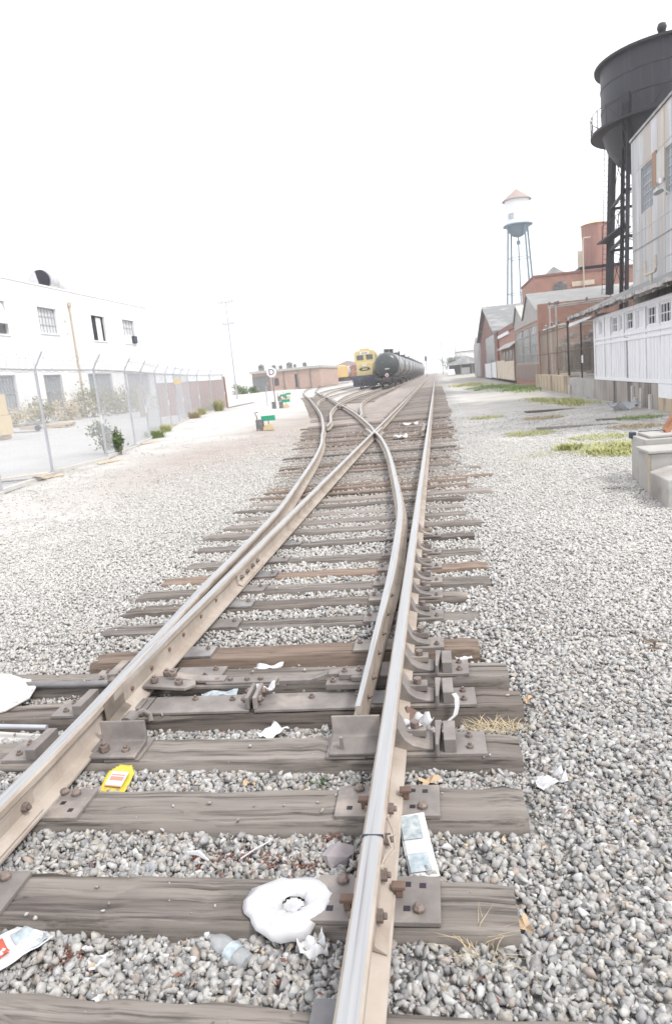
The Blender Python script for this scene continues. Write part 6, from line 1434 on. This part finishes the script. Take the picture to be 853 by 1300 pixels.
for s_ in (-1.48, 1.48):
    MB().tube([(s_, -.15, 1.2), (s_, -.15, 2.35), (s_, 1.6, 2.4)], .03, 6).build('handrail', M['loco_y'], t)
    g = MB(); g.cyl((s_, 4.2, 2.2), (s_, 17.5, 2.2), .03, None, 6)
    for k in range(8): g.cyl((s_, 4.2 + k * 1.9, 1.2), (s_, 4.2 + k * 1.9, 2.2), .025, None, 5)
    g.build('handrail', M['loco_y'], t); MB().cyl((s_, -.15, 2.1), (s_ * .27, -.15, 2.1), .03, None, 6).build('handrail', M['loco_y'], t)
g = MB()
for s_ in (-1, 1):
    for k in range(3): g.bb(*sorted((s_ * .95, s_ * 1.5)), -.36 - .0, -.24, .3 + k * .3, .34 + k * .3)
g.build('step', M['loco_b'], t)
MB().bb(-.14, .14, -.75, -.24, .72, 1.0).bb(-.2, .2, -.9, -.75, .6, 1.08).build('coupler', M['underframe'], t, bevel=.03)
g = MB()
for s_ in (-.9, -.55, .55, .9): g.tube([(s_, -.24, 1.1), (s_, -.38, .9), (s_ * .95, -.4, .55), (s_ * .9, -.3, .45)], .04, 6)
g.build('air_hose', M['ink'], t)
MB().bb(-1.3, 1.3, 6.5, 10.8, .35, .94).build('fuel_tank', M['loco_b'], t, bevel=.1)
bogie(t, 2.6, 2.7, .5); bogie(t, 14.6, 2.7, .5)
# boxcars in the far siding
def boxcar(x, y, lab, body, L_=14., w_=3.0, rz=0, tank=False):
    t = thing('tank_car' if tank else 'boxcar', lab, 'tank car' if tank else 'boxcar', (x, y, gl(x) + .185), rz)
    if tank: MB().loft([[(max(q, .01) * math.cos(2 * PI * k / 28), yy, 2.6 + max(q, .01) * math.sin(2 * PI * k / 28)) for k in range(28)] for q, yy in ((0, 0), (.9, .1), (1.4, .5), (1.5, 1), (1.5, L_ - 1), (1.4, L_ - .5), (0, L_))]).build('tank', M[body], t, smooth=50)
    else:
        MB().prism([(-w_ / 2, 1.1), (w_ / 2, 1.1), (w_ / 2, 3.9), (0, 4.25), (-w_ / 2, 3.9)], L_, (0, 0, 0), 'y').build('body', M[body], t)
        for k in range(9): MB().bb(w_ / 2, w_ / 2 + .06, .1 + k * (L_ - .3) / 8, .2 + k * (L_ - .3) / 8, 1.1, 3.9).build('rib', M[body], t); MB().bb(-w_ / 2 - .06, -w_ / 2, .1 + k * (L_ - .3) / 8, .2 + k * (L_ - .3) / 8, 1.1, 3.9).build('rib', M[body], t)
    MB().bb(-.3, .3, -.4, L_ + .4, .75, 1.09).build('underframe', M['underframe'], t)
    bogie(t, 1.6); bogie(t, L_ - 1.6); return t
boxcar(-27.4, 168, 'faded yellow hopper car beside the long brick building', 'box_y', 13, rz=R(-14)); boxcar(-24.6, 184, 'silver grey tank car between the yellow car and the red boxcars', 'duct', 10, rz=R(-10), tank=True)
boxcar(-21.8, 186, 'oxide red boxcar left of the locomotive', 'box_r', 15, rz=R(-3)); boxcar(-20.9, 203, 'second oxide red boxcar behind the first', 'box_r', 15)
t = thing('far_shed', 'red roofed shed with a low cupola behind the boxcars', 'building', (-32, 245, .8)); MB().bb(-7, 9, 0, 10, 0, 4.4).build('wall', M['box_r'], t); MB().prism([(-7.5, 4.4), (9.5, 4.4), (1, 7.2)], 10.4, (0, -.2, 0), 'y').build('roof', M['roof_red'], t)

# ------------------------------------------------------------------ air
hz = MB().bb(-250, 250, -27, 450, -1.4, 40).build('haze', M['film']); hm = bpy.data.materials.new('pale_haze'); hm.use_nodes = True; N = hm.node_tree.nodes; N.remove(N['Principled BSDF'])
pv = N.new('ShaderNodeVolumePrincipled'); pv.inputs['Color'].default_value = (.97, .975, 1, 1); pv.inputs['Density'].default_value = HAZE; pv.inputs['Anisotropy'].default_value = .3
hm.node_tree.links.new(pv.outputs[0], N['Material Output'].inputs['Volume']); hz.data.materials.clear(); hz.data.materials.append(hm); tag(hz, 'thin pale haze over the rail yard', 'haze', kind='stuff')

# ------------------------------------------------------------------ sky, sun, camera
W = bpy.data.worlds.new('World'); S.world = W; W.use_nodes = True; N = W.node_tree.nodes; L = W.node_tree.links; bg = N['Background']
sky = N.new('ShaderNodeTexSky'); sky.sky_type = 'NISHITA'; sky.sun_disc = False; sky.sun_elevation = R(SUN_EL); sky.sun_rotation = R(SUN_AZ); sky.dust_density = 3; sky.air_density = 1.2; sky.ozone_density = 1
# overcast: a bright white cloud layer hides nearly all of the blue
tcn = N.new('ShaderNodeTexCoord'); cn = N.new('ShaderNodeTexNoise'); cn.inputs['Scale'].default_value = 1.6; cn.inputs['Detail'].default_value = 5; L.new(tcn.outputs['Generated'], cn.inputs['Vector'])
cr = N.new('ShaderNodeMapRange'); cr.inputs[1].default_value = .3; cr.inputs[2].default_value = .75; cr.inputs[3].default_value = .82; cr.inputs[4].default_value = .97; L.new(cn.outputs['Fac'], cr.inputs[0])
mx = N.new('ShaderNodeMix'); mx.data_type = 'RGBA'; mx.inputs['B'].default_value = (*CLOUD, 1); L.new(cr.outputs[0], mx.inputs['Factor']); L.new(sky.outputs[0], mx.inputs['A']); L.new(mx.outputs['Result'], bg.inputs['Color']); bg.inputs['Strength'].default_value = SKY
sd = bpy.data.lights.new('Sun', 'SUN'); sd.energy = SUN; sd.angle = R(11); sd.color = (1, .965, .91); so = bpy.data.objects.new('Sun', sd); COL.objects.link(so)
az, el = R(SUN_AZ), R(SUN_EL); so.rotation_euler = Vector((-math.sin(az) * math.cos(el), -math.cos(az) * math.cos(el), -math.sin(el))).to_track_quat('-Z', 'Y').to_euler()
so.location = (0, 0, 60)
cam = bpy.data.cameras.new('Camera'); co = bpy.data.objects.new('Camera', cam); COL.objects.link(co); S.camera = co
H = 1.70; fpx, roll, vp, cxy = 860., .097, (553.3, 469.5), (426.5, 640.)
c_, s_ = math.cos(roll), math.sin(roll); du, dv = vp[0] - cxy[0], vp[1] - cxy[1]; a_, b_ = du * c_ - dv * s_, du * s_ + dv * c_
pitch = math.atan2(-b_, fpx); F_ = fpx * math.cos(pitch) - b_ * math.sin(pitch); yaw = math.atan2(a_, F_)
fw_ = Vector((-math.sin(yaw) * math.cos(pitch), math.cos(yaw) * math.cos(pitch), -math.sin(pitch))); rt = Vector((math.cos(yaw), math.sin(yaw), 0)); upv = rt.cross(fw_)
# image x axis and y axis after the roll
ix = rt * c_ + (-upv) * s_; iy = -(-rt * s_ + (-upv) * c_)
co.matrix_world = Matrix(((ix.x, iy.x, -fw_.x, 0), (ix.y, iy.y, -fw_.y, 0), (ix.z, iy.z, -fw_.z, H), (0, 0, 0, 1)))
cam.sensor_fit = 'VERTICAL'; cam.sensor_height = 36.; cam.lens = fpx / 1300 * 36.; cam.shift_y = -10 / 1300.; cam.clip_start = .05; cam.clip_end = 2000
cam.dof.use_dof = True; cam.dof.focus_distance = 3.8; cam.dof.aperture_fstop = 5.6
S.render.engine = 'CYCLES'
S.view_settings.view_transform = 'Standard'; S.view_settings.look = 'None'; S.view_settings.gamma = 1; S.view_settings.use_curve_mapping = False; S.view_settings.exposure = EXPO
S.cycles.volume_bounces = 0; S.cycles.max_bounces = 6; S.cycles.transparent_max_bounces = 8
